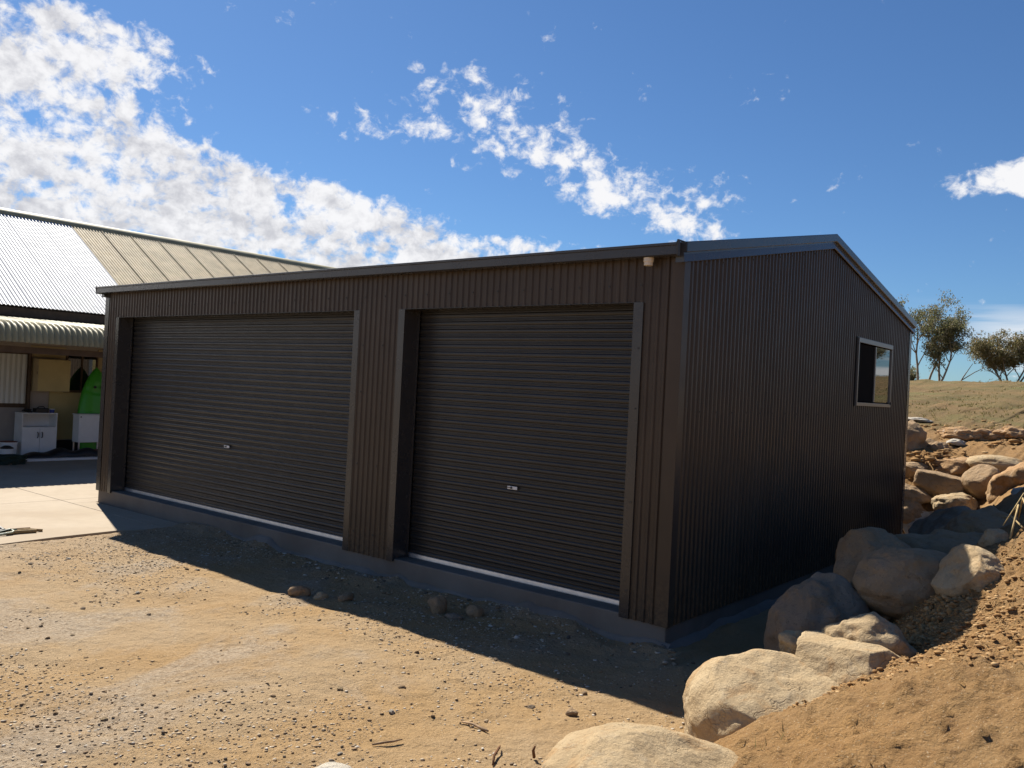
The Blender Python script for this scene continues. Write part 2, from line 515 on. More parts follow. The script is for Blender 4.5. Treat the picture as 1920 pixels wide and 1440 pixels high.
class MB:
    def __init__(s):
        s.v, s.f = [], []

    def quad(s, a, b, c, d):
        i = len(s.v)
        s.v += [a, b, c, d]
        s.f.append((i, i + 1, i + 2, i + 3))
        return s

    def box(s, x0, x1, y0, y1, z0, z1):
        i = len(s.v)
        s.v += [(x0, y0, z0), (x1, y0, z0), (x1, y1, z0), (x0, y1, z0), (x0, y0, z1), (x1, y0, z1), (x1, y1, z1), (x0, y1, z1)]
        for q in ((0, 3, 2, 1), (4, 5, 6, 7), (0, 1, 5, 4), (1, 2, 6, 5), (2, 3, 7, 6), (3, 0, 4, 7)):
            s.f.append(tuple(i + k for k in q))
        return s

    def prism(s, poly, axis, a, b):
        """extrude a closed 2D polygon along an axis from a to b"""
        n, i = len(poly), len(s.v)
        for t in (a, b):
            for (p, q) in poly:
                s.v.append({'x': (t, p, q), 'y': (p, t, q), 'z': (p, q, t)}[axis])
        for k in range(n):
            s.f.append((i + k, i + (k + 1) % n, i + n + (k + 1) % n, i + n + k))
        s.f.append(tuple(i + k for k in reversed(range(n))))
        s.f.append(tuple(i + n + k for k in range(n)))
        return s

    def grid(s, rows):
        """rows: list of equally long lists of points"""
        i, m = len(s.v), len(rows[0])
        for r in rows:
            s.v += [tuple(p) for p in r]
        for a in range(len(rows) - 1):
            for b in range(m - 1):
                s.f.append((i + a * m + b, i + a * m + b + 1, i + (a + 1) * m + b + 1, i + (a + 1) * m + b))
        return s

    def tube(s, pts, rads, seg=8, cap=True):
        pts = [Vector(p) for p in pts]
        i0 = len(s.v)
        prev = None
        for k, p in enumerate(pts):
            t = (pts[min(k + 1, len(pts) - 1)] - pts[max(k - 1, 0)]).normalized()
            ref = prev if prev is not None else (Vector((1, 0, 0)) if abs(t.x) < 0.8 else Vector((0, 1, 0)))
            u = (ref - t * ref.dot(t)).normalized()
            prev = u
            w = t.cross(u)
            for a in range(seg):
                an = 2 * math.pi * a / seg
                s.v.append(tuple(p + (u * math.cos(an) + w * math.sin(an)) * rads[k]))
        for k in range(len(pts) - 1):
            for a in range(seg):
                s.f.append((i0 + k * seg + a, i0 + k * seg + (a + 1) % seg, i0 + (k + 1) * seg + (a + 1) % seg, i0 + (k + 1) * seg + a))
        if cap:
            s.f.append(tuple(i0 + a for a in reversed(range(seg))))
            e = i0 + (len(pts) - 1) * seg
            s.f.append(tuple(e + a for a in range(seg)))
        return s

    def lathe(s, c, prof, seg=20):
        """prof: (radius, z)"""
        i = len(s.v)
        for (r, z) in prof:
            for a in range(seg):
                an = 2 * math.pi * a / seg
                s.v.append((c[0] + r * math.cos(an), c[1] + r * math.sin(an), c[2] + z))
        for k in range(len(prof) - 1):
            for a in range(seg):
                s.f.append((i + k * seg + a, i + k * seg + (a + 1) % seg, i + (k + 1) * seg + (a + 1) % seg, i + (k + 1) * seg + a))
        s.f.append(tuple(i + a for a in reversed(range(seg))))
        e = i + (len(prof) - 1) * seg
        s.f.append(tuple(e + a for a in range(seg)))
        return s

    def build(s, name, mat, parent=None, smooth=False, bevel=0.0):
        me = bpy.data.meshes.new(name)
        me.from_pydata(s.v, [], s.f)
        me.materials.append(MATS[mat])
        if smooth:
            me.polygons.foreach_set('use_smooth', [True] * len(me.polygons))
        me.update()
        o = bpy.data.objects.new(name, me)
        link(o, parent)
        if bevel > 0:
            md = o.modifiers.new('bevel', 'BEVEL')
            md.width = bevel
            md.segments = 2
            md.limit_method = 'ANGLE'
        return o


def np_mesh(name, V, F, mat, parent=None, smooth=False):
    """V (n,3) F (m,k) arrays"""
    V = np.asarray(V, np.float32)
    F = np.asarray(F, np.int32)
    me = bpy.data.meshes.new(name)
    me.vertices.add(len(V))
    me.vertices.foreach_set('co', V.ravel())
    k = F.shape[1]
    me.loops.add(F.size)
    me.loops.foreach_set('vertex_index', F.ravel())
    me.polygons.add(len(F))
    me.polygons.foreach_set('loop_start', np.arange(len(F), dtype=np.int32) * k)
    me.polygons.foreach_set('loop_total', np.full(len(F), k, np.int32))
    if smooth:
        me.polygons.foreach_set('use_smooth', np.ones(len(F), bool))
    me.update(calc_edges=True)
    me.materials.append(MATS[mat])
    return link(bpy.data.objects.new(name, me), parent)


# ------------------------------------------------------------------ ground
def axis(lo, hi, step, ext_lo, ext_hi, g=1.16):
    core = list(np.arange(lo, hi + 1e-6, step))
    a, s = hi, step
    while a < ext_hi:
        s *= g
        a += s
        core.append(a)
    a, s = lo, step
    pre = []
    while a > ext_lo:
        s *= g
        a -= s
        pre.append(a)
    return np.array(pre[::-1] + core)


gx = axis(-8.4, 4.6, 0.026, -2600, 2600)
gy = axis(-5.6, 1.2, 0.026, -2600, 2600, 1.10)
GX, GY = np.meshgrid(gx, gy)
GZ = ground_z(GX.ravel(), GY.ravel())
nxx, nyy = len(gx), len(gy)
idx = np.arange(nxx * nyy).reshape(nyy, nxx)
F = np.stack([idx[:-1, :-1].ravel(), idx[:-1, 1:].ravel(), idx[1:, 1:].ravel(), idx[1:, :-1].ravel()], 1)
g = np_mesh('ground', np.stack([GX.ravel(), GY.ravel(), GZ], 1), F, 'dirt', smooth=True)
tag(g, kind='structure')

# ------------------------------------------------------------------ concrete paving
pave = empty('concrete_pavement', (-12, -1, -0.2))
tag(pave, kind='structure')
J = 0.006


def pave_slab(poly):
    P = [(x + 12, y + 1) for x, y in poly]
    o = MB().prism(P, 'z', -0.10, 0.0).build('slab', 'paving', pave, bevel=0.006)
    return o


xb = [-19.0, -15.2, -11.1]
yb = [-8.0, -4.2, -0.38, 3.4, 7.2, 11.0]
for i in range(2):
    for j in range(5):
        pave_slab([(xb[i] + J, yb[j] + J), (xb[i + 1] - J, yb[j] + J), (xb[i + 1] - J, yb[j + 1] - J), (xb[i] + J, yb[j + 1] - J)])
for j in range(2, 5):
    pave_slab([(-11.1 + J, max(yb[j], -0.38) + J), (-10.66, max(yb[j], -0.38) + J), (-10.66, yb[j + 1] - J), (-11.1 + J, yb[j + 1] - J)])
pave_slab([(-11.1 + J, -8), (-7.82, -8.0), (-7.84, -4.2 - J), (-11.1 + J, -4.2 - J)])
pave_slab([(-11.1 + J, -4.2 + J), (-7.84, -4.2 + J), (-7.83, -2.5), (-7.93, -1.8), (-7.97, -0.95), (-7.78, -0.38 - J), (-11.1 + J, -0.38 - J)])
pave_slab([(-10.655, -0.38 + J), (-7.76, -0.38 + J), (-7.5, -0.25), (-6.95, -0.01), (-10.655, -0.01)])

# ------------------------------------------------------------------ the shed
W, D = 10.62, 7.46
RISE = 0.19                       # roof slope
shed = empty('shed', (0, 0, -0.2), 'dark brown corrugated steel shed with two roller doors and gable end', 'shed')
OFF = Vector((0, 0, 0.2))          # parts are given in world coordinates


def sp(mb, name, mat, parent=None, **k):
    """a part of the shed; vertices are world coordinates"""
    mb.v = [(x, y, z + 0.2) for x, y, z in mb.v]
    return mb.build(name, mat, parent or shed, **k)


PITCH = 0.0854


def profile(s0, s1, pitch=PITCH, shape=((0.0, 0.0), (0.038, 0.0), (0.049, 0.015), (0.070, 0.015), (0.081, 0.0))):
    """(s, depth) points of the rib profile between s0 and s1, ribs counted from s=0"""
    pts = []
    k = math.floor(s0 / pitch) - 1
    raw = []
    while k * pitch < s1 + pitch:
        for a, b in shape:
            raw.append((k * pitch + a * pitch / 0.0854, b))
        k += 1
    ss = [r[0] for r in raw]
    dd = [r[1] for r in raw]
    out = [(s0, float(np.interp(s0, ss, dd)))]
    out += [r for r in raw if s0 + 1e-5 < r[0] < s1 - 1e-5]
    out.append((s1, float(np.interp(s1, ss, dd))))
    return out


def clad(s0, s1, zb, zt, place, name='cladding_sheet', width=1.0248, origin=0.0):
    """sheets of cladding over s0..s1, heights zb(s)..zt(s); place(s, depth, z) -> point"""
    k = math.floor((s0 - origin) / width)
    a = s0
    while a < s1 - 1e-4:
        b = min(s1, origin + (k + 1) * width)
        if b - a > 1e-4:
            pr = profile(a, b)
            mb = MB().grid([[place(s, d, zb(s)) for s, d in pr], [place(s, d, zt(s)) for s, d in pr]])
            sp(mb, name, 'cladding')
        a = b
        k += 1


def roof_z(y):
    return 3.315 + RISE * min(y, D - y)


front = lambda s, d, z: (-s, -0.004 - d, z)
side = lambda s, d, z: (0.004 + d, s, z)
D1L, D1R, D2L, D2R = 10.156, 4.346, 3.475, 0.475
ZO = 2.868
# front wall: piers and headers
for a, b, z0 in ((0, D2R, 0.0), (D2R, D2L, ZO), (D2L, D1R, 0.0), (D1R, D1L, ZO), (D1L, W, 0.0)):
    clad(a, b, lambda s, z0=z0: z0, lambda s: 3.29, front)
# gable wall with the window opening
WY0, WY1, WZ0, WZ1 = 4.84, 6.41, 2.03, 2.93
for a, b, parts in ((0, WY0, ((0, 9),)), (WY0, WY1, ((0, WZ0), (WZ1, 9))), (WY1, D, ((0, 9),))):
    for z0, z1 in parts:
        clad(a, b, lambda s, z0=z0: z0, lambda s, z1=z1: min(z1, roof_z(s) - 0.01), side)
# far walls
clad(0, D, lambda s: 0.0, lambda s: roof_z(s) - 0.01, lambda s, d, z: (-W - 0.004 - d, s, z))
clad(0, W, lambda s: 0.0, lambda s: 3.29, lambda s, d, z: (-s, D + 0.004 + d, z))
# unseen black sheet inside the rear wall keeps the inside dark
inner = MB().box(-W + 0.02, -0.02, D - 0.03, D - 0.02, 0.03, 3.28)
sp(inner, 'rear_dark_sheet', 'dark_gap')

# concrete slab
slab = MB().box(-W + 0.006, -0.006, 0.006, D - 0.006, -0.42, 0.03)
sp(slab, 'floor_slab', 'slab', bevel=0.012)
# rough spill of concrete along the foot of the slab
V, Fq = [], []
for (p0, p1, nrm, n) in (((-6.8, 0.0), (0.05, 0.0), (0, -1), 130), ((0.0, -0.05), (0.0, 5.2), (1, 0), 90)):
    base = len(V)
    for i in range(n + 1):
        t = i / n
        x, y = p0[0] + (p1[0] - p0[0]) * t, p0[1] + (p1[1] - p0[1]) * t
        wv = fbm(np.array([[x * 2.3, y * 2.3, 3.1]]), 3, 71)[0]
        w_ = 0.035 + 0.05 * max(0, wv + 0.25)
        h_ = 0.03 + 0.03 * max(0, wv + 0.4)
        gz = float(ground_z(x + nrm[0] * w_, y + nrm[1] * w_)[0])
        V += [(x - nrm[0] * 0.02, y - nrm[1] * 0.02, gz + h_), (x + nrm[0] * w_ * 0.5, y + nrm[1] * w_ * 0.5, gz + h_ * 0.75), (x + nrm[0] * w_, y + nrm[1] * w_, gz - 0.03)]
    for i in range(n):
        for k in range(2):
            a = base + i * 3 + k
            Fq.append((a, a + 3, a + 4, a + 1))
mb = MB()
mb.v, mb.f = V, Fq
sp(mb, 'concrete_spill', 'slab', smooth=True)

# roof sheets, front and rear slope
rprof = ((0.0, 0.0), (0.060, 0.0), (0.068, 0.029), (0.077, 0.029), (0.0853, 0.0))


def roof_sheets(front_slope):
    n = 14
    wd = (W + 0.06) / n
    for k in range(n):
        a, b = -0.03 + k * wd, -0.03 + (k + 1) * wd
        pr = profile(a, b, wd / 4, rprof)
        y0, y1 = (-0.05, D / 2) if front_slope else (D / 2, D + 0.05)
        rows = [[(-s, y, 3.33 + RISE * min(y, D - y) + d) for s, d in pr] for y in (y0, y1)]
        sp(MB().grid(rows), 'roof_sheet', 'trim')


roof_sheets(True)
roof_sheets(False)
cap = MB()
zr = 3.33 + RISE * D / 2 + 0.034
for sgn in (-1, 1):
    cap.quad((-W - 0.04, D / 2, zr + 0.012), (0.04, D / 2, zr + 0.012), (0.04, D / 2 + sgn * 0.2, zr - 0.2 * RISE), (-W - 0.04, D / 2 + sgn * 0.2, zr - 0.2 * RISE))
sp(cap, 'ridge_cap', 'barge_paint')
# screws on the roof ribs
sc = MB()
wd = (W + 0.06) / 56
for k in range(56):
    x = 0.03 - (k + 0.85) * wd
    for y in (0.06, 1.25, 2.5):
        z = 3.33 + RISE * y + 0.029
        sc.lathe((x, y, z), ((0.014, 0), (0.014, 0.005), (0.007, 0.006), (0.006, 0.018)), 6)
tag(sp(sc, 'roof_screws', 'screw'), kind='stuff')


def gutter(yf, sgn):
    """a quad gutter; yf = wall face, sgn = outward"""
    P = [(0.0, 3.355), (0.0, 3.26), (0.012, 3.252), (0.105, 3.252), (0.118, 3.262), (0.118, 3.335), (0.132, 3.340), (0.132, 3.362), (0.118, 3.366), (0.112, 3.36), (0.112, 3.268), (0.1, 3.26), (0.02, 3.262), (0.008, 3.27), (0.008, 3.355)]
    poly = [(yf + sgn * (0.02 + a), z) for a, z in P]
    o = sp(MB().prism(poly, 'x', -W - 0.09, 0.012), 'gutter', 'trim')
    for x in (-W - 0.094, 0.010):
        e = [(yf + sgn * (0.016 + a), z) for a, z in ((0.0, 3.368), (0.0, 3.25), (0.122, 3.25), (0.136, 3.372))]
        sp(MB().prism(e, 'x', x, x + 0.006), 'gutter_stop_end', 'trim', o)
    return o


gt = gutter(-0.02, -1)
gutter(D + 0.02, 1)
# strap at the corner and the outlet spigot below the gutter
sp(MB().box(0.018, 0.034, -0.175, -0.145, 3.255, 3.385).box(0.018, 0.034, -0.145, -0.02, 3.374, 3.385), 'gutter_strap', 'screw')
sp(MB().lathe((-0.30, -0.095, 3.165), ((0.037, 0.018), (0.040, 0.020), (0.040, 0.05), (0.046, 0.052), (0.046, 0.088)), 22), 'outlet_spigot', 'pvc', gt, smooth=False)


def barge(x0, sgn):
    """folded barge capping along both slopes of a gable"""
    # section: outward distance a, height below roof line h
    S = [(-0.16, 0.048), (0.052, 0.048), (0.056, 0.040), (0.056, -0.040), (0.050, -0.046), (0.026, -0.046), (0.026, -0.062), (0.038, -0.128), (0.030, -0.134), (0.022, -0.128), (0.016, -0.04), (0.040, -0.034), (0.046, 0.034), (-0.16, 0.038)]
    rows = []
    for y, e in ((-0.075, 0), (D / 2, 0), (D + 0.10, 0)):
        z = 3.345 + RISE * min(y, D - y)
        rows.append([(x0 + sgn * a, y, z + h) for a, h in S + S[:1]])
    mb = MB().grid(rows)
    o = sp(mb, 'barge_capping', 'barge_paint')
    # the lower end is closed by a folded return
    for y, z in ((-0.078, 3.345 - RISE * 0.075), (D + 0.10, 3.345 - RISE * 0.10)):
        sp(MB().prism([(x0 + sgn * a, z + h) for a, h in ((-0.05, 0.047), (0.055, 0.047), (0.055, -0.041), (0.027, -0.046), (0.037, -0.13), (-0.05, -0.13))], 'y', y - 0.004, y), 'barge_end', 'barge_paint', o)
    return o


barge(0.012, 1)
barge(-W - 0.012, -1)

# corner flashings
for cx, sg in ((0.0, 1), (-W, -1)):
    m_ = MB()
    fx0, fx1 = sorted((cx + sg * 0.022, cx - sg * 0.105))
    m_.box(fx0, fx1, -0.0225, -0.0205, 0.0, 3.25)
    m_.box(*sorted((cx + sg * 0.0225, cx + sg * 0.0245)), -0.0225, 0.085, 0.0, 3.24)
    sp(m_, 'corner_flashing', 'trim' if sg < 0 else 'cladding')
    m2 = MB().box(*sorted((cx + sg * 0.0225, cx + sg * 0.0245)), D - 0.10, D + 0.022, 0.0, 3.24)
    m2.box(fx0, fx1, D + 0.0205, D + 0.0225, 0.0, 3.25)
    sp(m2, 'corner_flashing', 'barge_paint')


# roller doors
def roller_door(xl, xr, label):
    REV = 0.222
    # jamb flashings
    for x, sg in ((xl, -1), (xr, 1)):
        j = MB()
        j.box(*sorted((x, x + sg * 0.100)), -0.0225, -0.0200, 0.0, ZO - 0.004)
        j.box(*sorted((x - 0.0, x + sg * 0.0025)), -0.0200, REV, 0.004, ZO - 0.004)
        j.box(*sorted((x + sg * 0.098, x + sg * 0.100)), -0.0200, -0.006, 0.0, ZO - 0.004)
        sp(j, 'jamb_flashing', 'trim')
        t = MB()
        t.box(*sorted((x - sg * 0.001, x - sg * 0.030)), REV - 0.030, REV - 0.026, 0.032, ZO)
        t.box(*sorted((x - sg * 0.001, x - sg * 0.030)), REV + 0.022, REV + 0.026, 0.032, ZO)
        sp(t, 'door_track', 'trim')
    h = MB()
    h.box(xl - 0.09, xr + 0.09, -0.0200, -0.0040, ZO - 0.0035, ZO)
    h.box(xl + 0.003, xr - 0.003, -0.0038, REV - 0.035, ZO - 0.003, ZO)
    sp(h, 'head_flashing', 'trim')
    # curtain of pressed steel
    rows = []
    z = 0.075
    P = 0.0845
    shape = ((0.0, 0.0), (0.007, 0.008), (0.020, 0.0125), (0.036, 0.0115), (0.045, 0.007), (0.050, 0.0), (0.058, 0.0), (0.063, 0.006), (0.070, 0.0055), (0.075, 0.0))
    while z < 3.02:
        for a, d in shape:
            rows.append([(xl + 0.004, REV + 0.016 - d, z + a), (xr - 0.004, REV + 0.016 - d, z + a)])
        z += P
    cu = sp(MB().grid(rows), 'roller_curtain', 'curtain', smooth=False)
    br = MB().prism([(REV - 0.012, 0.040), (REV + 0.022, 0.040), (REV + 0.022, 0.080), (REV + 0.004, 0.082), (REV - 0.008, 0.078)], 'x', xl + 0.006, xr - 0.006)
    br.box(xl + 0.008, xr - 0.008, REV - 0.004, REV + 0.016, 0.0305, 0.040)
    sp(br, 'bottom_rail', 'galv', cu)
    cx = (xl + xr) / 2
    hd = MB().box(cx - 0.066, cx + 0.066, REV - 0.014, REV - 0.006, 0.974, 1.008)
    ho = sp(hd, 'lock_plate', 'white_board', cu, bevel=0.003)
    sp(MB().prism([(cx + 0.012 * math.cos(a * math.pi / 6) - 0.008, 0.992 + 0.012 * math.sin(a * math.pi / 6)) for a in range(12)], 'y', REV - 0.022, REV - 0.0145), 'lock_barrel', 'screw', cu)
    sp(MB().box(cx - 0.066, cx - 0.03, REV - 0.0165, REV - 0.0145, 0.988, 0.996), 'lock_mark', 'trim', cu)


roller_door(-D1L, -D1R, '')
roller_door(-D2L, -D2R, '')

# window in the gable
fr = MB()
X0, X1 = 0.012, 0.046
fw_ = 0.030
fr.box(X0, X1, WY0, WY1, WZ1 - fw_ - 0.03, WZ1)
fr.box(X0, X1, WY0, WY1, WZ0, WZ0 + fw_ + 0.015)
fr.box(X0, X1 - 0.001, WY0, WY0 + fw_, WZ0 + fw_ + 0.015, WZ1 - fw_ - 0.03)
fr.box(X0, X1 - 0.001, WY1 - fw_, WY1, WZ0 + fw_ + 0.015, WZ1 - fw_ - 0.03)
fr.box(X0 + 0.002, X1 - 0.008, (WY0 + WY1) / 2 - 0.02, (WY0 + WY1) / 2 + 0.02, WZ0 + 0.06, WZ1 - 0.075)
wo = sp(fr, 'window', 'alu_frame', bevel=0.002)
sp(MB().box(X0 + 0.004, X0 + 0.008, WY0 + fw_, (WY0 + WY1) / 2 - 0.02, WZ0 + 0.06, WZ1 - 0.075), 'insect_screen', 'flyscreen', wo)
sp(MB().box(X0 + 0.008, X0 + 0.013, (WY0 + WY1) / 2 + 0.02, WY1 - fw_, WZ0 + 0.06, WZ1 - 0.075), 'pane', 'window_glass', wo)
sp(MB().box(X1 - 0.001, X1 + 0.012, WY1 - 0.035, WY1 - 0.01, WZ0 + 0.035, WZ0 + 0.075), 'latch', 'screw', wo)
# black strips standing in for the shadow line beside and above the window
gp = MB().box(0.0175, 0.030, WY0 - 0.03, WY0 - 0.001, WZ0 - 0.01, WZ1 + 0.012).box(0.0175, 0.028, WY0 - 0.001, WY1 + 0.01, WZ1 + 0.001, WZ1 + 0.012)
sp(gp, 'window_shadow_strip', 'screw', wo)
# cladding screws
sc = MB()
for z in (0.25, 1.05, 1.9, 2.45, 3.02):
    for k in range(1, int(W / PITCH)):
        if k % 4:
            continue
        s = (k + 0.755) * PITCH
        if z < ZO and (D2R - 0.02 < s < D2L + 0.02 or D1R - 0.02 < s < D1L + 0.02):
            continue
        sc.box(-s - 0.008, -s + 0.008, -0.027, -0.017, z - 0.008, z + 0.008)
for k in range(1, int(D / PITCH)):
    if k % 4:
        continue
    s = (k + 0.755) * PITCH
    for z in (0.25, 1.05, 1.9, min(roof_z(s), 9) - 0.14):
        if WY0 - 0.05 < s < WY1 + 0.05 and WZ0 < z < WZ1:
            continue
        sc.box(0.017, 0.026, s - 0.006, s + 0.006, z - 0.006, z + 0.006)
tag(sp(sc, 'wall_screws', 'screw'), kind='stuff')

# ------------------------------------------------------------------ the house
house = empty('house', (-19, 3, -0.2), 'old house with part silver, part beige iron roof behind the shed', 'house')


def hp(mb, name, mat, parent=None, **k):
    mb.v = [(x + 19, y - 3, z + 0.2) for x, y, z in mb.v]
    o = mb.build(name, mat, parent or house, **k)
    return o


HY0, HY1 = -7.0, 22.4
HA = math.radians(31.25)
EX, EZ, RX = -18.2, 3.40, -23.1
RZ = EZ + (EX - RX) * math.tan(HA)


def hroof(y0, y1, mat, name, seam):
    n = 10
    ph = (y1 - y0) / n
    ys = np.linspace(y0, y1, n * 8 + 1)
    off = 0.0135 * np.cos((ys - y0) / ph * 2 * np.pi)
    nv = np.array([math.sin(HA), 0, math.cos(HA)])
    rows = []
    for x, z in ((EX, EZ), (RX + 0.02, RZ - 0.012)):
        rows.append([(x + nv[0] * o_, y, z + nv[2] * o_ + (0.006 if seam else 0)) for y, o_ in zip(ys, off)])
    o = hp(MB().grid(rows), name, mat, smooth=True)
    if seam:
        q = MB()
        for (x, z), (x2, z2) in (((EX, EZ), (RX + 0.05, RZ - 0.03)),):
            q.grid([[(x + 0.02 * nv[0], y1 - 0.020, z + 0.02 * nv[2]), (x + 0.029 * nv[0], y1 - 0.004, z + 0.029 * nv[2]), (x + 0.02 * nv[0], y1 + 0.012, z + 0.02 * nv[2])],
                    [(x2 + 0.02 * nv[0], y1 - 0.020, z2 + 0.02 * nv[2]), (x2 + 0.029 * nv[0], y1 - 0.004, z2 + 0.029 * nv[2]), (x2 + 0.02 * nv[0], y1 + 0.012, z2 + 0.02 * nv[2])]])
        hp(q, 'seam', 'beige_roof', o)
    return o


SW = 0.917
y = 4.58
while y > HY0:
    hroof(y - SW, y, 'zinc_roof', 'roof_sheet', False)
    y -= SW
y = 4.58
while y < HY1 - 0.1:
    hroof(y, y + SW, 'beige_roof', 'roof_sheet', True)
    y += SW
HY1 = y
HY0 = 4.58 - SW * 13
back = MB().quad((RX, HY0, RZ), (RX, HY1, RZ), (RX - 4.9, HY1, EZ), (RX - 4.9, HY0, EZ))
hp(back, 'rear_roof', 'beige_roof')
# ridge roll
rc = MB().grid([[(RX + 0.30 * math.sin(a) * 0.9, yy, RZ - 0.13 + 0.19 * math.cos(a) - 0.06 * abs(math.sin(a))) for a in np.linspace(-1.35, 1.35, 11)] for yy in (HY0 - 0.05, HY1 + 0.05)])
hp(rc, 'ridge_cap', 'awning', smooth=True)
# screw rows on the silver sheets
sc = MB()
nv = Vector((math.sin(HA), 0, math.cos(HA)))
for t in (0.06, 0.25, 0.44, 0.63, 0.82):
    x, z = EX + (RX - EX) * t, EZ + (RZ - EZ) * t
    for k in range(60):
        yy = 4.5 - k * SW / 5
        sc.box(x + nv.x * 0.012 - 0.008, x + nv.x * 0.012 + 0.008, yy - 0.008, yy + 0.008, z + nv.z * 0.012, z + nv.z * 0.012 + 0.008)
tag(hp(sc, 'roof_screws', 'galv'), kind='stuff')
# fascia, soffit, walls
hp(MB().box(EX - 0.06, EX - 0.035, HY0, HY1, EZ - 0.24, EZ - 0.045), 'fascia', 'brown_timber')
hp(MB().box(-18.99, EX - 0.061, HY0, HY1, EZ - 0.26, EZ - 0.24), 'soffit', 'brown_timber')
gz = [(-19.0, -0.15), (-19.0, EZ - 0.02), (RX, RZ - 0.2), (-27.2, EZ - 0.02), (-27.2, -0.15)]
wall = MB().prism(gz, 'y', HY0 + 0.3, HY1 - 0.3)
hp(wall, 'wall', 'grey_wall')
hp(MB().box(-18.995, -18.96, HY0 + 0.32, HY1 - 0.32, -0.16, 0.14), 'underhouse_dark_strip', 'dark_gap')  # near-black strip stands in for the dark void under the house
# wall linings seen under the awning
hp(MB().box(-18.998, -18.955, 2.62, 3.40, 0.17, 1.37), 'wall_panel', 'cream_panel')
hp(MB().box(-18.998, -18.965, 2.14, 2.97, 2.22, 2.5), 'wall_panel', 'cream_wall')
hp(MB().box(-18.998, -18.965, 3.79, 4.6, 1.4, 2.5), 'wall_panel', 'cream_wall')
hp(MB().box(-18.998, -18.965, 3.41, 4.6, 0.17, 1.36), 'wall_panel', 'cream_wall')
# blind in a side window
wn = hp(MB().box(-18.99, -18.95, 0.4, 2.06, 0.96, 1.05).box(-18.99, -18.95, 0.4, 2.06, 2.27, 2.36).box(-18.99, -18.95, 2.06, 2.13, 0.9, 2.42), 'window', 'brown_timber')
for k in range(14):
    y0 = 0.42 + k * 0.117
    bl = MB().grid([[(-18.955, y0, 1.06), (-18.935, y0 + 0.055, 1.06), (-18.955, y0 + 0.112, 1.06)], [(-18.955, y0, 2.265), (-18.935, y0 + 0.055, 2.265), (-18.955, y0 + 0.112, 2.265)]])
    hp(bl, 'blind_slat', 'blind', wn)
# dark sash window
w2 = hp(MB().box(-18.99, -18.94, 2.98, 3.03, 1.42, 2.36).box(-18.99, -18.94, 3.36, 3.40, 1.42, 2.36).box(-18.99, -18.94, 3.74, 3.78, 1.42, 2.36).box(-18.99, -18.93, 2.94, 3.8, 1.36, 1.42).box(-18.99, -18.94, 2.98, 3.78, 2.36, 2.41), 'window', 'brown_timber')
for y0, y1 in ((3.03, 3.36), (3.40, 3.74)):
    hp(MB().box(-18.985, -18.965, y0, y1, 1.42, 2.36), 'pane', 'window_glass', w2)
# bullnose awning
aw = empty('bullnose_awning', (-15.6, 3, -0.2), 'curved corrugated bullnose awning on a timber beam along the house', 'awning')


def ap(mb, name, mat, parent=None, **k):
    mb.v = [(x + 15.6, y - 3, z + 0.2) for x, y, z in mb.v]
    return mb.build(name, mat, parent or aw, **k)


path = [(-18.93, 3.15)]
path += [(-18.0, 3.09), (-17.0, 3.0), (-16.2, 2.93)]
for a in np.linspace(0.08, 1.42, 12):
    path.append((-16.0 + 0.52 * math.sin(a), 2.40 + 0.52 * math.cos(a)))
path = [Vector((p[0], 0, p[1])) for p in path]
AP = 0.12
k = 0
ya = HY0 + 0.5
while ya < 13.0:
    yb_ = ya + AP * 6
    ys = np.linspace(ya, yb_, 6 * 8 + 1)
    rows = []
    for i, p_ in enumerate(path):
        t = (path[min(i + 1, len(path) - 1)] - path[max(i - 1, 0)]).normalized()
        nn = Vector((-t.z, 0, t.x))
        if nn.z < 0 and i < 4:
            nn = -nn
        if i >= 4:
            nn = Vector((t.z * -1, 0, t.x))
        rows.append([(p_.x + nn.x * 0.026 * math.cos(2 * math.pi * (yy - ya) / AP), yy, p_.z + nn.z * 0.026 * math.cos(2 * math.pi * (yy - ya) / AP)) for yy in ys])
    ap(MB().grid(rows), 'awning_sheet', 'awning', smooth=True)
    ya = yb_
ap(MB().box(-15.86, -15.78, HY0 + 0.5, 13.0, 2.26, 2.395), 'beam', 'brown_timber')
for yy in (-6.2, -2.6, 6.5, 10.5):
    ap(MB().box(-15.865, -15.775, yy - 0.045, yy + 0.045, -0.2, 2.26), 'post', 'brown_timber')

# ------------------------------------------------------------------ things under the awning
cup = empty('wall_cupboard', (-18.75, 2.5, 1.38), 'cream box cupboard hung on the house wall above the white cabinet', 'cupboard')


def rel(root, mb, name, mat, **k):
    L = root.location
    mb.v = [(x - L.x, y - L.y, z - L.z) for x, y, z in mb.v]
    return mb.build(name, mat, root, **k)


rel(cup, MB().box(-18.96, -18.57, 2.16, 2.93, 1.38, 2.18), 'case', 'cream_wall', bevel=0.006)
rel(cup, MB().box(-18.568, -18.548, 2.17, 2.92, 1.39, 2.17), 'door', 'cream_panel', bevel=0.004)
rel(cup, MB().box(-18.60, -18.59, 2.150, 2.159, 1.80, 1.86), 'hinge', 'screw')

pipe = tag(MB().tube([(0, 0, 0), (0, 0, 0.6), (0.0, -0.01, 1.55)], [0.035] * 3, 10).build('wall_pipe', 'brown_timber'),
           'dark brown pipe up the house wall between blind and cupboard', 'pipe')
pipe.location = (-18.88, 2.1, 0.84)

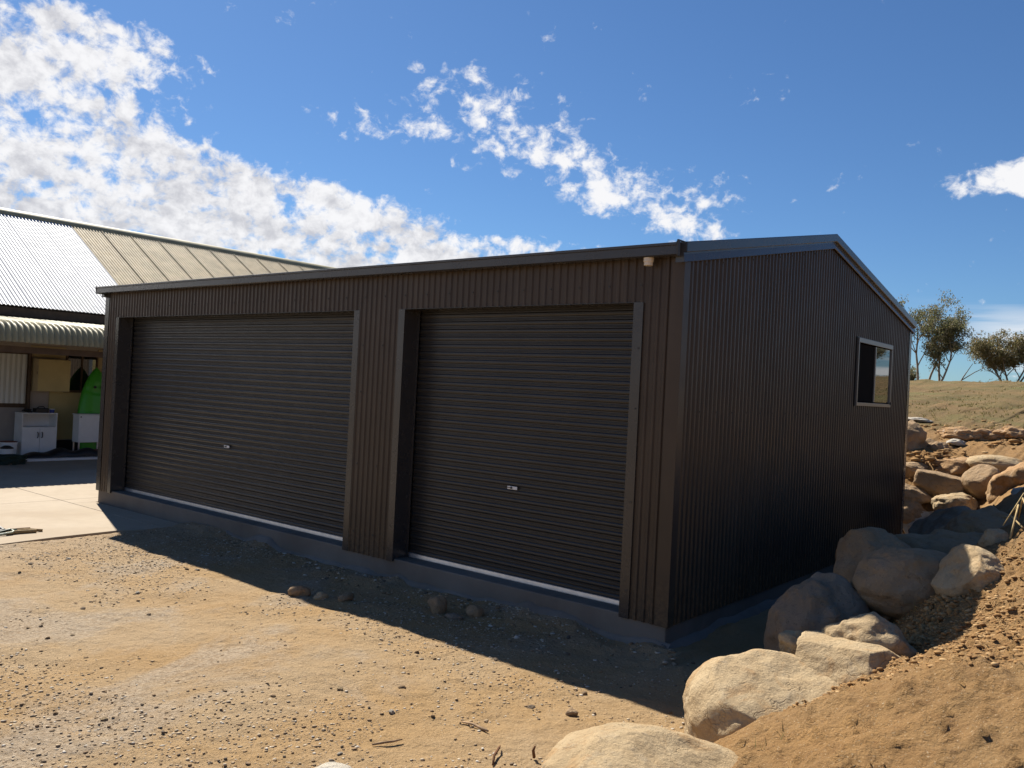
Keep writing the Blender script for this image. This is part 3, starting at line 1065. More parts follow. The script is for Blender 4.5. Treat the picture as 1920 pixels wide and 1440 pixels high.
cab = empty('white_cabinet', (-18.5, 2.16, -0.2), 'white laminate cabinet with open shelf over two doors', 'cabinet')
c = MB()
c.box(-18.75, -18.3, 1.76, 1.78, -0.19, 0.84).box(-18.75, -18.3, 2.54, 2.56, -0.19, 0.84)
c.box(-18.75, -18.295, 1.755, 2.565, 0.841, 0.862).box(-18.749, -18.31, 1.781, 2.539, 0.50, 0.52)
c.box(-18.75, -18.735, 1.781, 2.539, -0.19, 0.84)
rel(cab, c, 'carcass', 'white_board')
for y0, y1, yh in ((1.765, 2.155, 2.11), (2.165, 2.555, 2.21)):
    rel(cab, MB().box(-18.298, -18.28, y0, y1, -0.17, 0.505), 'door', 'white_board', bevel=0.003)
    rel(cab, MB().tube([(-18.28, yh, 0.26), (-18.245, yh, 0.29), (-18.245, yh, 0.37), (-18.28, yh, 0.40)], [0.012] * 4, 6), 'handle', 'screw')
bx = empty('tool_box', (-18.5, 2.32, 0.862), 'black tool box lying on top of the white cabinet', 'tool box')
rel(bx, MB().box(-18.62, -18.40, 2.10, 2.40, 0.863, 0.97), 'case', 'black_plastic', bevel=0.015)
rel(bx, MB().tube([(-18.5, 2.16, 0.97), (-18.5, 2.2, 1.01), (-18.5, 2.3, 1.01), (-18.5, 2.34, 0.97)], [0.012] * 4, 6), 'handle', 'black_plastic')
bt = empty('blue_tub', (-18.42, 2.47, 0.862), 'small blue plastic tub on the cabinet beside the tool box', 'tub')
rel(bt, MB().lathe((-18.42, 2.47, 0.863), ((0.05, 0), (0.062, 0.08), (0.066, 0.085)), 14), 'bowl', 'blue_plastic')
rel(bt, MB().lathe((-18.42, 2.47, 0.948), ((0.068, 0), (0.068, 0.012), (0.02, 0.016)), 14), 'lid', 'white_board')
rg = MB()
for k in range(6):
    a = k * 1.05
    rg.tube([(-18.5 + 0.07 * math.cos(a), 1.92 + 0.09 * math.sin(a), 0.866 + 0.012 * k), (-18.46 + 0.05 * math.cos(a + 1), 1.93 + 0.1 * math.sin(a + 1), 0.876 + 0.012 * k), (-18.44 + 0.06 * math.cos(a + 2), 1.9 + 0.11 * math.sin(a + 2), 0.872 + 0.012 * k)], [0.02, 0.026, 0.014], 6)
o = rg.build('rag_pile', 'black_plastic')
tag(o, 'crumpled dark rags on the left end of the white cabinet', 'rags')

# kayak standing on end
ky = empty('kayak', (-18.42, 3.56, -0.2), 'bright green plastic kayak standing on its end against the wall', 'kayak')
rows = []
for t in np.linspace(0, 1, 40):
    z = -0.19 + 2.22 * t
    wv = 0.46 * max(0.0, 1 - max(0, (t - 0.35) / 0.65) ** 2.3) ** 0.8 if t > 0.35 else 0.46 - 0.10 * ((0.35 - t) / 0.35) ** 2
    wv = max(wv, 0.006)
    dp = 0.17 * (wv / 0.46) ** 0.6
    lean = -0.20 * t
    r = []
    for a in np.linspace(0, 2 * math.pi, 37):
        ca, sa = math.cos(a), math.sin(a)
        yy = wv * math.copysign(abs(ca) ** 0.75, ca)
        xx = dp * math.copysign(abs(sa) ** 0.9, sa)
        if sa > 0:
            xx -= 0.035 * math.exp(-(yy / 0.06) ** 2) * (t < 0.82)          # keel groove
            zz = z
            xx -= 0.03 * math.exp(-((zz - 1.38 - 0.25 * abs(yy)) / 0.03) ** 2) * (abs(yy) < 0.33)   # moulded channel
        r.append((-18.42 + 0.05 + lean * 0.8 + xx, 3.56 + yy, z))
    rows.append(r)
hull = rel(ky, MB().grid(rows), 'hull', 'kayak_green', smooth=True)
for yy in (3.46, 3.64):
    zc = 1.53
    L = ky.location
    m_ = MB().lathe((0, 0, 0), ((0.036, 0), (0.036, 0.01), (0.022, 0.012), (0.02, 0.004)), 14)
    m_.v = [(z_ + (-18.42 + 0.05 - 0.128 + 0.148) - L.x, yy + x_ - L.y, zc + y_ - L.z) for x_, y_, z_ in m_.v]
    m_.build('scupper_hole', 'black_plastic', ky)

# laundry tub on a stand
lt = empty('laundry_tub', (-18.05, 3.2, -0.2), 'white laundry tub cabinet on legs in front of the green kayak', 'tub')
rel(lt, MB().box(-18.25, -17.9, 2.91, 3.56, 0.16, 0.84), 'body', 'white_board', bevel=0.012)
rel(lt, MB().box(-18.27, -17.885, 2.895, 3.575, 0.842, 0.862), 'rim', 'white_board', bevel=0.004)
for a, b in ((-18.22, 2.94), (-17.93, 2.94), (-18.22, 3.53), (-17.93, 3.53)):
    rel(lt, MB().box(a - 0.015, a + 0.015, b - 0.015, b + 0.015, -0.2, 0.158), 'leg', 'galv')
rel(lt, MB().lathe((-17.897, 2.95, 0.78), ((0.014, 0), (0.018, 0.012), (0.010, 0.03)), 10), 'knob', 'screw')
pot = empty('terracotta_pot', (-17.75, 3.3, -0.2), 'rusty red pot standing under the laundry tub', 'pot')
rel(pot, MB().lathe((-17.75, 3.3, -0.199), ((0.05, 0), (0.075, 0.16), (0.085, 0.165), (0.085, 0.2), (0.07, 0.2)), 14), 'body', 'rust_red')
rel(pot, MB().tube([(-17.75, 3.3, 0.0), (-17.74, 3.29, 0.1), (-17.72, 3.31, 0.15)], [0.012, 0.01, 0.004], 6), 'stake', 'galv')

# board on the ground with a dark bag on it
bd = tag(MB().prism([(-18.2, 1.25), (-17.22, 1.45), (-17.32, 5.0), (-18.2, 5.0)], 'z', -0.199, -0.145).build('white_board_sheet', 'white_board', bevel=0.004),
         'long pale board lying flat on the concrete in front of the cabinet', 'board')
rows = []
for i, t in enumerate(np.linspace(0, 1, 30)):
    yy = 1.55 + t * 2.4
    hgt = (0.05 + 0.13 * math.sin(math.pi * min(t * 1.1, 1)) ** 0.7) * (1 + 0.25 * math.sin(t * 23))
    wd_ = 0.20 + 0.06 * math.sin(t * 9)
    rows.append([(-17.62 - 0.03 * math.sin(t * 6) + wd_ * math.cos(a), yy, -0.144 + hgt * math.sin(a)) for a in np.linspace(0, math.pi, 13)])
bag = empty('black_bag', (-17.6, 2.7, -0.144), 'long limp black bag lying on the pale board', 'bag')
rel(bag, MB().grid(rows), 'body', 'black_plastic', smooth=True)
rel(bag, MB().tube([(-17.44, 2.5, -0.13), (-17.36, 2.6, -0.12), (-17.35, 2.85, -0.12), (-17.44, 2.95, -0.13)], [0.014] * 4, 6), 'handle', 'black_plastic')

for (x, y_, r_, h_, nm, lab, mt) in ((-18.25, 1.46, 0.19, 0.36, 'bucket', 'white plastic bucket with dark rim beside the cabinet', 'white_board'),
                                     (-17.85, 1.28, 0.16, 0.24, 'bucket', 'small white tub with black rags in it before the bucket', 'white_board')):
    b_ = empty(nm, (x, y_, -0.2), lab, 'bucket')
    rel(b_, MB().lathe((x, y_, -0.199), ((r_ * 0.82, 0), (r_, h_), (r_ * 1.05, h_), (r_ * 1.05, h_ + 0.015), (r_ * 0.9, h_ + 0.015), (r_ * 0.8, h_ - 0.06)), 22), 'body', mt)
    if r_ < 0.18:
        rel(b_, MB().lathe((x, y_, -0.199 + h_ - 0.05), ((r_ * 0.9, 0), (r_ * 0.85, 0.09), (r_ * 0.4, 0.13), (0.02, 0.12)), 11), 'rags', 'black_plastic')
    else:
        rel(b_, MB().lathe((x, y_, -0.199 + h_ + 0.016), ((r_ * 1.0, 0), (r_ * 1.0, 0.01), (r_ * 0.9, 0.014)), 22), 'lid', 'rust_red')
hs = empty('garden_hose', (-17.0, 0.95, -0.2), 'coiled dark green garden hose lying on the shaded concrete', 'hose')
pts = []
for i in range(150):
    a = i * 0.26
    r_ = 0.40 - 0.10 * ((i * 0.37) % 1) - 0.02 * math.sin(i)
    pts.append((-17.0 + r_ * math.cos(a), 0.95 + r_ * math.sin(a) * 1.05, -0.180 + 0.028 * (i // 24)))
rel(hs, MB().tube(pts, [0.019] * len(pts), 7), 'coil', 'dark_green', smooth=True)

# strap bundle on the edge of the paving
st = empty('strap_bundle', (-8.5, -2.25, -0.2), 'tangled bundle of dark straps and tan webbing on the paving edge', 'straps')
L = st.location


def bundle(pts, r, mat, nm):
    rel(st, MB().tube([(L.x + a, L.y + b, L.z + c_) for a, b, c_ in pts], [r] * len(pts), 8), nm, mat, smooth=True)


bundle([(-0.12, -0.35, 0.03), (-0.14, -0.1, 0.06), (-0.08, 0.02, 0.07), (0.0, 0.05, 0.04), (0.05, -0.05, 0.03), (0.04, -0.25, 0.03)], 0.032, 'black_plastic', 'strap')
bundle([(0.08, -0.34, 0.03), (0.10, -0.2, 0.03), (0.07, -0.02, 0.035), (0.05, 0.1, 0.05), (0.0, 0.2, 0.03)], 0.022, 'dark_green', 'strap')
bundle([(0.14, -0.15, 0.03), (0.17, -0.04, 0.03), (0.14, 0.1, 0.035), (0.08, 0.14, 0.04), (0.02, 0.10, 0.06)], 0.012, 'pale_tube', 'cord')
bundle([(0.12, 0.04, 0.022), (0.10, 0.2, 0.026), (0.12, 0.36, 0.022), (0.13, 0.40, 0.02)], 0.024, 'tan_strap', 'webbing')
bundle([(0.03, 0.1, 0.026), (0.0, 0.22, 0.03), (0.02, 0.36, 0.03), (0.06, 0.42, 0.024), (0.1, 0.49, 0.016)], 0.018, 'tan_strap', 'webbing')
bundle([(-0.05, 0.0, 0.03), (-0.1, 0.14, 0.03), (-0.07, 0.3, 0.035), (-0.02, 0.38, 0.04)], 0.012, 'root', 'webbing')


# ------------------------------------------------------------------ boulders
def ico(sub):
    t = (1 + 5 ** 0.5) / 2
    V = [(-1, t, 0), (1, t, 0), (-1, -t, 0), (1, -t, 0), (0, -1, t), (0, 1, t), (0, -1, -t), (0, 1, -t), (t, 0, -1), (t, 0, 1), (-t, 0, -1), (-t, 0, 1)]
    Fc = [(0, 11, 5), (0, 5, 1), (0, 1, 7), (0, 7, 10), (0, 10, 11), (1, 5, 9), (5, 11, 4), (11, 10, 2), (10, 7, 6), (7, 1, 8), (3, 9, 4), (3, 4, 2), (3, 2, 6), (3, 6, 8), (3, 8, 9), (4, 9, 5), (2, 4, 11), (6, 2, 10), (8, 6, 7), (9, 8, 1)]
    V = [np.array(v) / np.linalg.norm(v) for v in V]
    for _ in range(sub):
        mid, nf = {}, []

        def md(a, b):
            k = (min(a, b), max(a, b))
            if k not in mid:
                m = V[a] + V[b]
                V.append(m / np.linalg.norm(m))
                mid[k] = len(V) - 1
            return mid[k]
        for a, b, c in Fc:
            ab, bc, ca = md(a, b), md(b, c), md(c, a)
            nf += [(a, ab, ca), (b, bc, ab), (c, ca, bc), (ab, bc, ca)]
        Fc = nf
    return np.array(V), np.array(Fc)


ICO = {s: ico(s) for s in (0, 1, 2, 4, 5)}


def rock_verts(r, seed, facets=5, sub=5, lump=0.16, cut=(0.62, 0.9), boxy=0.0):
    V, Fc = ICO[sub]
    rg_ = np.random.default_rng(seed)
    V = V.copy()
    if boxy > 0:
        m = np.abs(V).max(1, keepdims=True)
        V = V * (1 - boxy) + (V / m) * 0.78 * boxy
    for _ in range(facets):
        n = rg_.normal(size=3)
        n /= np.linalg.norm(n)
        d = rg_.uniform(*cut)
        s = V @ n - d
        V = V - np.outer(np.maximum(s, 0) * 0.93, n)
    nn = V / np.linalg.norm(V, axis=1, keepdims=True)
    V = V + nn * (fbm(V * 1.3 + seed * 3.7, 3, seed) * lump)[:, None]
    V = V + nn * (fbm(V * 5.0 + seed, 3, seed + 9) * lump * 0.16)[:, None]
    if sub >= 4:
        V = V + nn * (fbm(V * 16.0 + seed, 2, seed + 19) * lump * 0.05)[:, None]
        pit = np.maximum(fbm(V * 3.2 + seed * 1.7, 2, seed + 29) - 0.55, 0)
        V = V - nn * (pit * lump * 0.35)[:, None]
    return V * np.array(r), Fc


def rock(label, c_, r, rot=0.0, seed=1, facets=5, mat='rock_tan', sub=5, lump=0.16, boxy=0.0, tilt=(0, 0), name='boulder', group='boulders holding up the dirt bank', cut=(0.62, 0.9)):
    V, Fc = rock_verts(r, seed, facets, sub, lump, cut, boxy)
    o = np_mesh(name, V, Fc, mat, smooth=True)
    o.location = c_
    o.rotation_euler = (tilt[0], tilt[1], rot)
    return tag(o, label, 'boulder' if name == 'boulder' else 'stone', group)


rock('huge tan boulder half buried at the foot of the bank', (1.47, -2.78, -0.07), (0.64, 0.56, 0.34), 0.3, 3, 6, 'rock_tan', lump=0.10, cut=(0.74, 0.94))
rock('big rounded tan boulder with dirt sliding over its back', (1.56, -1.50, 0.04), (0.58, 0.52, 0.42), -0.4, 14, 6, 'rock_tan', lump=0.09, cut=(0.72, 0.92))
rock('square edged block tilted on the crest of the bank', (1.93, -1.20, 0.38), (0.38, 0.29, 0.20), 0.2, 22, 4, 'rock_tan', boxy=0.9, lump=0.07, tilt=(0.12, -0.12))
rock('low smooth tan stone behind the square edged block', (1.99, -0.97, 0.50), (0.28, 0.22, 0.19), 0.2, 31, 3, 'rock_tan', 4)
rock('small tan stone wedged between the big boulder and the square block', (1.52, -0.93, 0.36), (0.15, 0.12, 0.11), 0.2, 33, 4, 'rock_tan', 4)
rock('dark grey humped boulder in the trench beside the shed', (1.36, -0.05, 0.17), (0.42, 0.40, 0.54), 0.3, 41, 4, 'rock_grey', lump=0.12)
rock('large smooth brown boulder shaded by the shed on the crest', (1.90, 0.28, 0.69), (0.43, 0.37, 0.29), 0.15, 52, 3, 'rock_brown', lump=0.10, cut=(0.7, 0.9))
rock('tall blunt boulder against the shed behind the smooth brown one', (1.45, 1.00, 0.50), (0.38, 0.44, 0.52), 0.0, 61, 6, 'rock_brown', lump=0.12, boxy=0.35)
rock('long dark boulder lying behind the smooth brown one', (1.85, 1.75, 0.62), (0.50, 0.46, 0.34), 0.4, 66, 4, 'rock_brown')
rock('tan boulder on the crest crossed by the edge of the shed shadow', (2.36, 0.05, 0.86), (0.27, 0.28, 0.22), 0.3, 72, 3, 'rock_tan', lump=0.12)
rock('small tan stone on the bank crest beside the dry roots', (2.34, 1.02, 1.0), (0.12, 0.12, 0.10), 0.3, 75, 4, 'rock_tan', 4)
rock('wide dark boulder in shadow behind the bank crest', (2.10, 2.75, 0.72), (0.50, 0.75, 0.38), 0.5, 81, 5, 'rock_brown', lump=0.14)
rock('angular dark boulder in shadow next to the dry roots', (2.45, 3.5, 0.82), (0.50, 0.60, 0.36), 0.1, 85, 6, 'rock_brown', lump=0.14)
rock('dark boulder low in the shaded trench past the wide one', (1.42, 4.2, 0.42), (0.5, 0.6, 0.45), 0.1, 87, 6, 'rock_grey', 4)
# rock pile at the back corner
RG = 'stones piled at the rear corner of the shed'
rock('pale rough boulder at the rear corner of the shed', (0.21, 7.85, 0.16), (0.34, 0.30, 0.33), 0.2, 101, 5, 'rock_pale', 4, group=RG)
rock('brown wedge stone against the shed above the pale rough boulder', (-0.02, 7.95, 0.63), (0.34, 0.28, 0.22), 0.5, 104, 6, 'rock_brown', 4, group=RG, tilt=(0, 0.35))
rock('flat faced slab stone standing on edge in the pile', (0.42, 8.08, 0.83), (0.48, 0.24, 0.24), -0.1, 112, 4, 'rock_brown', 4, group=RG, boxy=0.75, lump=0.07, tilt=(0, 0.12))
rock('oval tan stone at the foot of the pile below the round boulder', (0.70, 7.75, 0.60), (0.33, 0.24, 0.17), 0.1, 118, 4, 'rock_tan', 4, group=RG)
rock('nearly round boulder balanced in the middle of the pile', (1.00, 8.02, 0.96), (0.285, 0.28, 0.275), 0.7, 123, 2, 'rock_brown', 4, group=RG, lump=0.07)
rock('flat loaf shaped stone on top of the round boulder', (1.05, 8.62, 1.21), (0.40, 0.28, 0.155), 0.05, 130, 3, 'rock_tan', 4, group=RG, lump=0.09)
rock('earthy brown stone between the loaf stone and the shed', (0.38, 8.85, 1.06), (0.46, 0.34, 0.22), 0.1, 137, 6, 'rock_orange', 4, group=RG)
rock('low flat stone tucked against the shed wall in the pile', (-0.22, 8.55, 1.00), (0.36, 0.30, 0.16), 0.1, 139, 5, 'rock_brown', 4, group=RG)
rock('large orange boulder streaked white beyond the round one', (1.60, 7.55, 0.92), (0.46, 0.42, 0.40), 0.3, 144, 5, 'rock_orange', 4, group=RG)
rock('cracked pale stone on the flank of the orange boulder', (1.78, 6.9, 0.86), (0.26, 0.28, 0.22), 0.3, 147, 6, 'rock_pale', 4, group=RG)
rock('dark stone low in the gap beside the shed corner', (0.0, 7.78, 0.38), (0.30, 0.24, 0.22), 0.1, 149, 5, 'rock_brown', 4, group=RG)
rock('dark jagged rock leaning out from behind the shed', (-0.42, 9.35, 1.36), (0.42, 0.34, 0.40), 0.3, 151, 8, 'rock_brown', 4, group=RG, lump=0.22)
rock('lesser jagged rock beside the dark leaning one', (-0.05, 9.5, 1.30), (0.26, 0.22, 0.20), 0.3, 155, 8, 'rock_brown', 4, group=RG, lump=0.22)
for (u, lab, sd) in (((0.10, 10.6, 1.30), 'broken clay lump on the dirt above the loaf stone', 161), ((0.58, 10.9, 1.34), 'wide crusty clay lump beyond the loaf stone', 163),
                     ((0.95, 11.0, 1.36), 'split clay lump next to the wide crusty one', 165), ((0.24, 9.9, 1.24), 'thin pale flake stone in front of the clay lumps', 167)):
    gzv = float(ground_z(u[0], u[1])[0])
    rock(lab, (u[0], u[1], gzv + 0.05), (0.36, 0.24, 0.13) if sd != 167 else (0.20, 0.10, 0.06), 0.1 * sd, sd, 7, 'rock_orange' if sd != 167 else 'rock_pale', 4, group=RG, lump=0.25)
zz_ = float(ground_z(-1.39, 14.0)[0])
rock('flat white slab lying in the paddock grass', (-1.45, 14.0, zz_ + 0.02), (0.42, 0.25, 0.06), 0.3, 171, 4, 'rock_pale', 4, name='flat_stone', group='loose stones')
# loose yard stones
for (x, y_, r, lab, sd, mt) in ((-3.56, -1.22, (0.115, 0.075, 0.065), 'brown cobble on the very edge of the shed shadow', 181, 'rock_brown'),
                                (-3.33, -1.13, (0.085, 0.065, 0.05), 'paler cobble touching the edge of the shed shadow', 183, 'rock_tan'),
                                (-3.12, -0.98, (0.11, 0.07, 0.05), 'flat cobble just inside the shed shadow', 184, 'rock_brown'),
                                (-2.22, -0.58, (0.11, 0.10, 0.12), 'round clod of earth in shadow before the pier', 186, 'rock_brown'),
                                (-1.86, -0.42, (0.10, 0.08, 0.07), 'rough lump in shadow below the single door', 188, 'rock_brown'),
                                (-1.95, -0.62, (0.10, 0.06, 0.03), 'flat grey chip in shadow below the single door', 190, 'rock_grey'),
                                (0.30, -1.85, (0.045, 0.04, 0.035), 'brown pebble on sunlit dirt near the bank boulders', 192, 'rock_brown')):
    gzv = float(ground_z(x, y_)[0])
    rock(lab, (x, y_, gzv + r[2] * 0.45), r, sd * 0.3, sd, 5, mt, 2, name='stone', group='loose stones')
gzv = float(ground_z(-0.13, -3.52)[0])
rock('pale speckled boulder top poking from the yard dirt', (-0.10, -3.60, gzv - 0.02), (0.17, 0.15, 0.09), 0.2, 195, 3, 'rock_pale', 5, name='stone', group='loose stones', lump=0.10)
# scattered bigger pebbles, one by one
pv, pf = rock_verts((1, 1, 1), 301, 5, 1, 0.2)
pebs = []
for sd in range(5):
    V_, F_ = rock_verts((1, 1, 1), 310 + sd, 5, 1, 0.2)
    me = bpy.data.meshes.new('pebble')
    me.from_pydata([tuple(v) for v in V_], [], [tuple(f) for f in F_])
    me.materials.append(MATS[('rock_brown', 'rock_tan', 'rock_grey', 'rock_pale', 'rock_brown')[sd]])
    pebs.append(me)
n = 0
while n < 90:
    x, y_ = rng.uniform(-7.2, 0.9), rng.uniform(-4.9, -0.9)
    o = bpy.data.objects.new('pebble', pebs[n % 5])
    s = rng.uniform(0.010, 0.024)
    gzv = float(ground_z(x, y_)[0])
    o.location = (x, y_, gzv + s * 0.25)
    o.scale = (s * rng.uniform(0.9, 1.5), s, s * rng.uniform(0.5, 0.8))
    o.rotation_euler = (0, 0, rng.uniform(0, 6.28))
    COL.objects.link(o)
    tag(o, 'small loose pebble lying on the open dirt yard', 'pebble', 'pebbles on the yard')
    n += 1


# ------------------------------------------------------------------ gravel and clods (uncountable)
def scatter(name, mat, P, S, label, cat, sub=0, flat=0.6):
    n = len(P)
    tm = [rock_verts((1, 1, 1), 400 + i, 4, sub, 0.22) for i in range(8)]
    Fb = tm[0][1]
    nv_ = len(tm[0][0])
    T = np.stack([t[0] for t in tm])
    V = T[rng.integers(0, 8, n)]
    an = rng.uniform(0, 2 * np.pi, n)
    sc_ = np.stack([S * rng.uniform(0.8, 1.6, n), S, S * rng.uniform(0.5, 1.0, n) * flat], 1)
    V = V * sc_[:, None, :]
    ca, sa = np.cos(an)[:, None], np.sin(an)[:, None]
    V = np.stack([V[:, :, 0] * ca - V[:, :, 1] * sa, V[:, :, 0] * sa + V[:, :, 1] * ca, V[:, :, 2]], 2)
    V = V + P[:, None, :]
    Fa = (Fb[None] + (np.arange(n) * nv_)[:, None, None]).reshape(-1, 3)
    o = np_mesh(name, V.reshape(-1, 3), Fa, mat)
    return tag(o, label, cat, kind='stuff')


def cluster_pts(n, xr, yr, seed, thr, slope=0.0):
    out = []
    tot = 0
    r_ = np.random.default_rng(seed)
    while tot < n:
        P = np.stack([r_.uniform(*xr, n), r_.uniform(*yr, n)], 1)
        d = fbm(np.c_[P * 0.9, np.zeros(n)], 3, seed) * 1.6 - (P[:, 0] + 3) * slope
        P = P[d + r_.uniform(-0.9, 0.9, n) > thr]
        out.append(P)
        tot += len(P)
    return np.concatenate(out)[:n]


P = cluster_pts(30000, (-7.7, 1.1), (-5.4, -0.02), 77, 0.3, 0.10)
S = 0.003 + 0.0115 * rng.random(len(P)) ** 4.5
scatter('gravel', 'gravel', np.c_[P, ground_z(P[:, 0], P[:, 1]) + S * 0.2], S, 'fine gravel and stone chips strewn over the dirt yard', 'gravel')
P = cluster_pts(42000, (1.1, 4.0), (-4.6, 1.8), 78, 0.1)
S = 0.0035 + 0.018 * rng.random(len(P)) ** 5
scatter('dirt_clods', 'clods', np.c_[P, ground_z(P[:, 0], P[:, 1]) - S * 0.1], S, 'crumbly clay clods scattered over the cut bank', 'clods')
P = cluster_pts(2200, (-1.2, 4.0), (7.9, 14.0), 79, 0.2)
S = 0.02 + 0.07 * rng.random(len(P)) ** 4
scatter('dirt_clods', 'clods', np.c_[P, ground_z(P[:, 0], P[:, 1]) + S * 0.1], S, 'coarse clods on the slope above the rock pile', 'clods')
# builder's rubble trodden in along the foot of the slab
n_ = 1300
P = np.stack([rng.uniform(-6.8, 0.3, n_), -0.03 - np.abs(rng.normal(0, 0.33, n_))], 1)
S = 0.004 + 0.022 * rng.random(n_) ** 5
scatter('rubble', 'gravel', np.c_[P, ground_z(P[:, 0], P[:, 1]) + S * 0.2], S, 'broken rubble and stone chips along the foot of the shed slab', 'rubble', 0, 0.8)
# clods heaped along the crest of the bank
t = rng.random(2500)
P = np.stack([1.75 + 0.65 * t + rng.normal(0, 0.09, 2500), -1.7 + 1.9 * t + rng.normal(0, 0.14, 2500)], 1)
S = 0.004 + 0.018 * rng.random(2500) ** 5
scatter('dirt_clods', 'clods', np.c_[P, ground_z(P[:, 0], P[:, 1]) + S * 0.3], S, 'row of loose clods along the crest of the bank', 'clods', 1, 1.1)

# ------------------------------------------------------------------ paddock grass
def blades(name, P, hgt, wid, label, nb=5, mat='grass'):
    n = len(P) * nb
    B = np.repeat(P, nb, 0) + np.c_[rng.normal(0, hgt * 0.35, (n, 2)), np.zeros(n)]
    h = hgt * rng.uniform(0.5, 1.3, n)
    an = rng.uniform(0, 2 * np.pi, n)
    dx_ = np.c_[np.cos(an), np.sin(an), np.zeros(n)] * (wid * h / hgt)[:, None]
    ln = np.c_[rng.normal(0, 0.4, (n, 2)) * h[:, None], h]
    V = np.stack([B - dx_, B + dx_, B + ln], 1).reshape(-1, 3)
    return tag(np_mesh(name, V, np.arange(3 * n).reshape(-1, 3), mat), label, 'grass', kind='stuff')


P = np.stack([rng.uniform(-30, 32, 30000), 12 + 62 * rng.random(30000) ** 1.6], 1)
P = P[fbm(np.c_[P * 0.16, np.zeros(len(P))], 3, 91) + rng.uniform(-0.6, 0.6, len(P)) > 0.0]
blades('paddock_grass', np.c_[P, ground_z(P[:, 0], P[:, 1]) - 0.01], 0.06, 0.014, 'short dry grass growing over the paddock', 4)
gt_ = np.array([[1.95, -2.35, 0.0], [1.88, -2.42, 0.0]])
gt_[:, 2] = ground_z(gt_[:, 0], gt_[:, 1])
o = blades('grass_tuft', gt_, 0.06, 0.004, None, 7)
tag(o, 'tiny green grass tuft sprouting on the cut bank', 'grass')
del o['kind']


# ------------------------------------------------------------------ sticks and roots
def stick(pts, rads, mat, label, name='stick', lift=0.012):
    Z = ground_z([p[0] for p in pts], [p[1] for p in pts])
    P = [(p[0], p[1], float(z) + lift + p[2]) for p, z in zip(pts, Z)]
    o = MB().tube(P, rads, 7).build(name, mat, smooth=True)
    return tag(o, label, 'stick', 'sticks and roots on the dirt')


stick([(-0.14, -2.48, 0), (-0.06, -2.47, 0.008), (0.04, -2.485, 0.0), (0.10, -2.50, 0.004)], [0.006, 0.008, 0.010, 0.006], 'stick', 'straight pale stick with dark end lying on the dirt')
stick([(-0.30, -3.13, 0), (-0.26, -3.08, 0.006), (-0.23, -3.02, 0.01), (-0.21, -2.96, 0.008)], [0.006, 0.008, 0.007, 0.004], 'stick', 'short bent pale twig on the dirt near the speckled stone')
stick([(0.30, -2.62, 0.01), (0.34, -2.68, 0.03), (0.37, -2.76, 0.015), (0.42, -2.83, 0.0)], [0.004, 0.008, 0.009, 0.006], 'root', 'curved brown root lying left of the huge tan boulder')
stick([(0.55, -2.60, 0.0), (0.555, -2.62, 0.05), (0.56, -2.61, 0.075)], [0.010, 0.009, 0.006], 'root', 'stub of brown root poking up beside the huge tan boulder')
for k, (a, b) in enumerate((((2.30, 1.55), (2.52, 1.05)), ((2.36, 1.6), (2.46, 0.9)), ((2.45, 1.3), (2.62, 1.0)), ((2.40, 0.95), (2.66, 1.15)))):
    m_ = ((a[0] + b[0]) / 2 + 0.05 * math.sin(k * 2), (a[1] + b[1]) / 2)
    stick([(a[0], a[1], 0.12), (m_[0], m_[1], 0.16 + 0.04 * k), (b[0], b[1], 0.01)], [0.004, 0.007, 0.008], 'straw', ('long dry root hanging over the dark boulder at the crest', 'thin straw coloured root beside the hanging one', 'short looped dry root on the bank crest', 'dry root arching across the bank crest')[k], 'dry_root')
gz_ = np.array([[1.98, -0.12, 0], [2.05, -0.10, 0], [1.90, -0.14, 0]], float)
gz_[:, 2] = ground_z(gz_[:, 0], gz_[:, 1])
o = blades('dry_grass', gz_, 0.09, 0.003, None, 6)
tag(o, 'wisps of dry grass before the large smooth brown boulder', 'grass')
del o['kind']


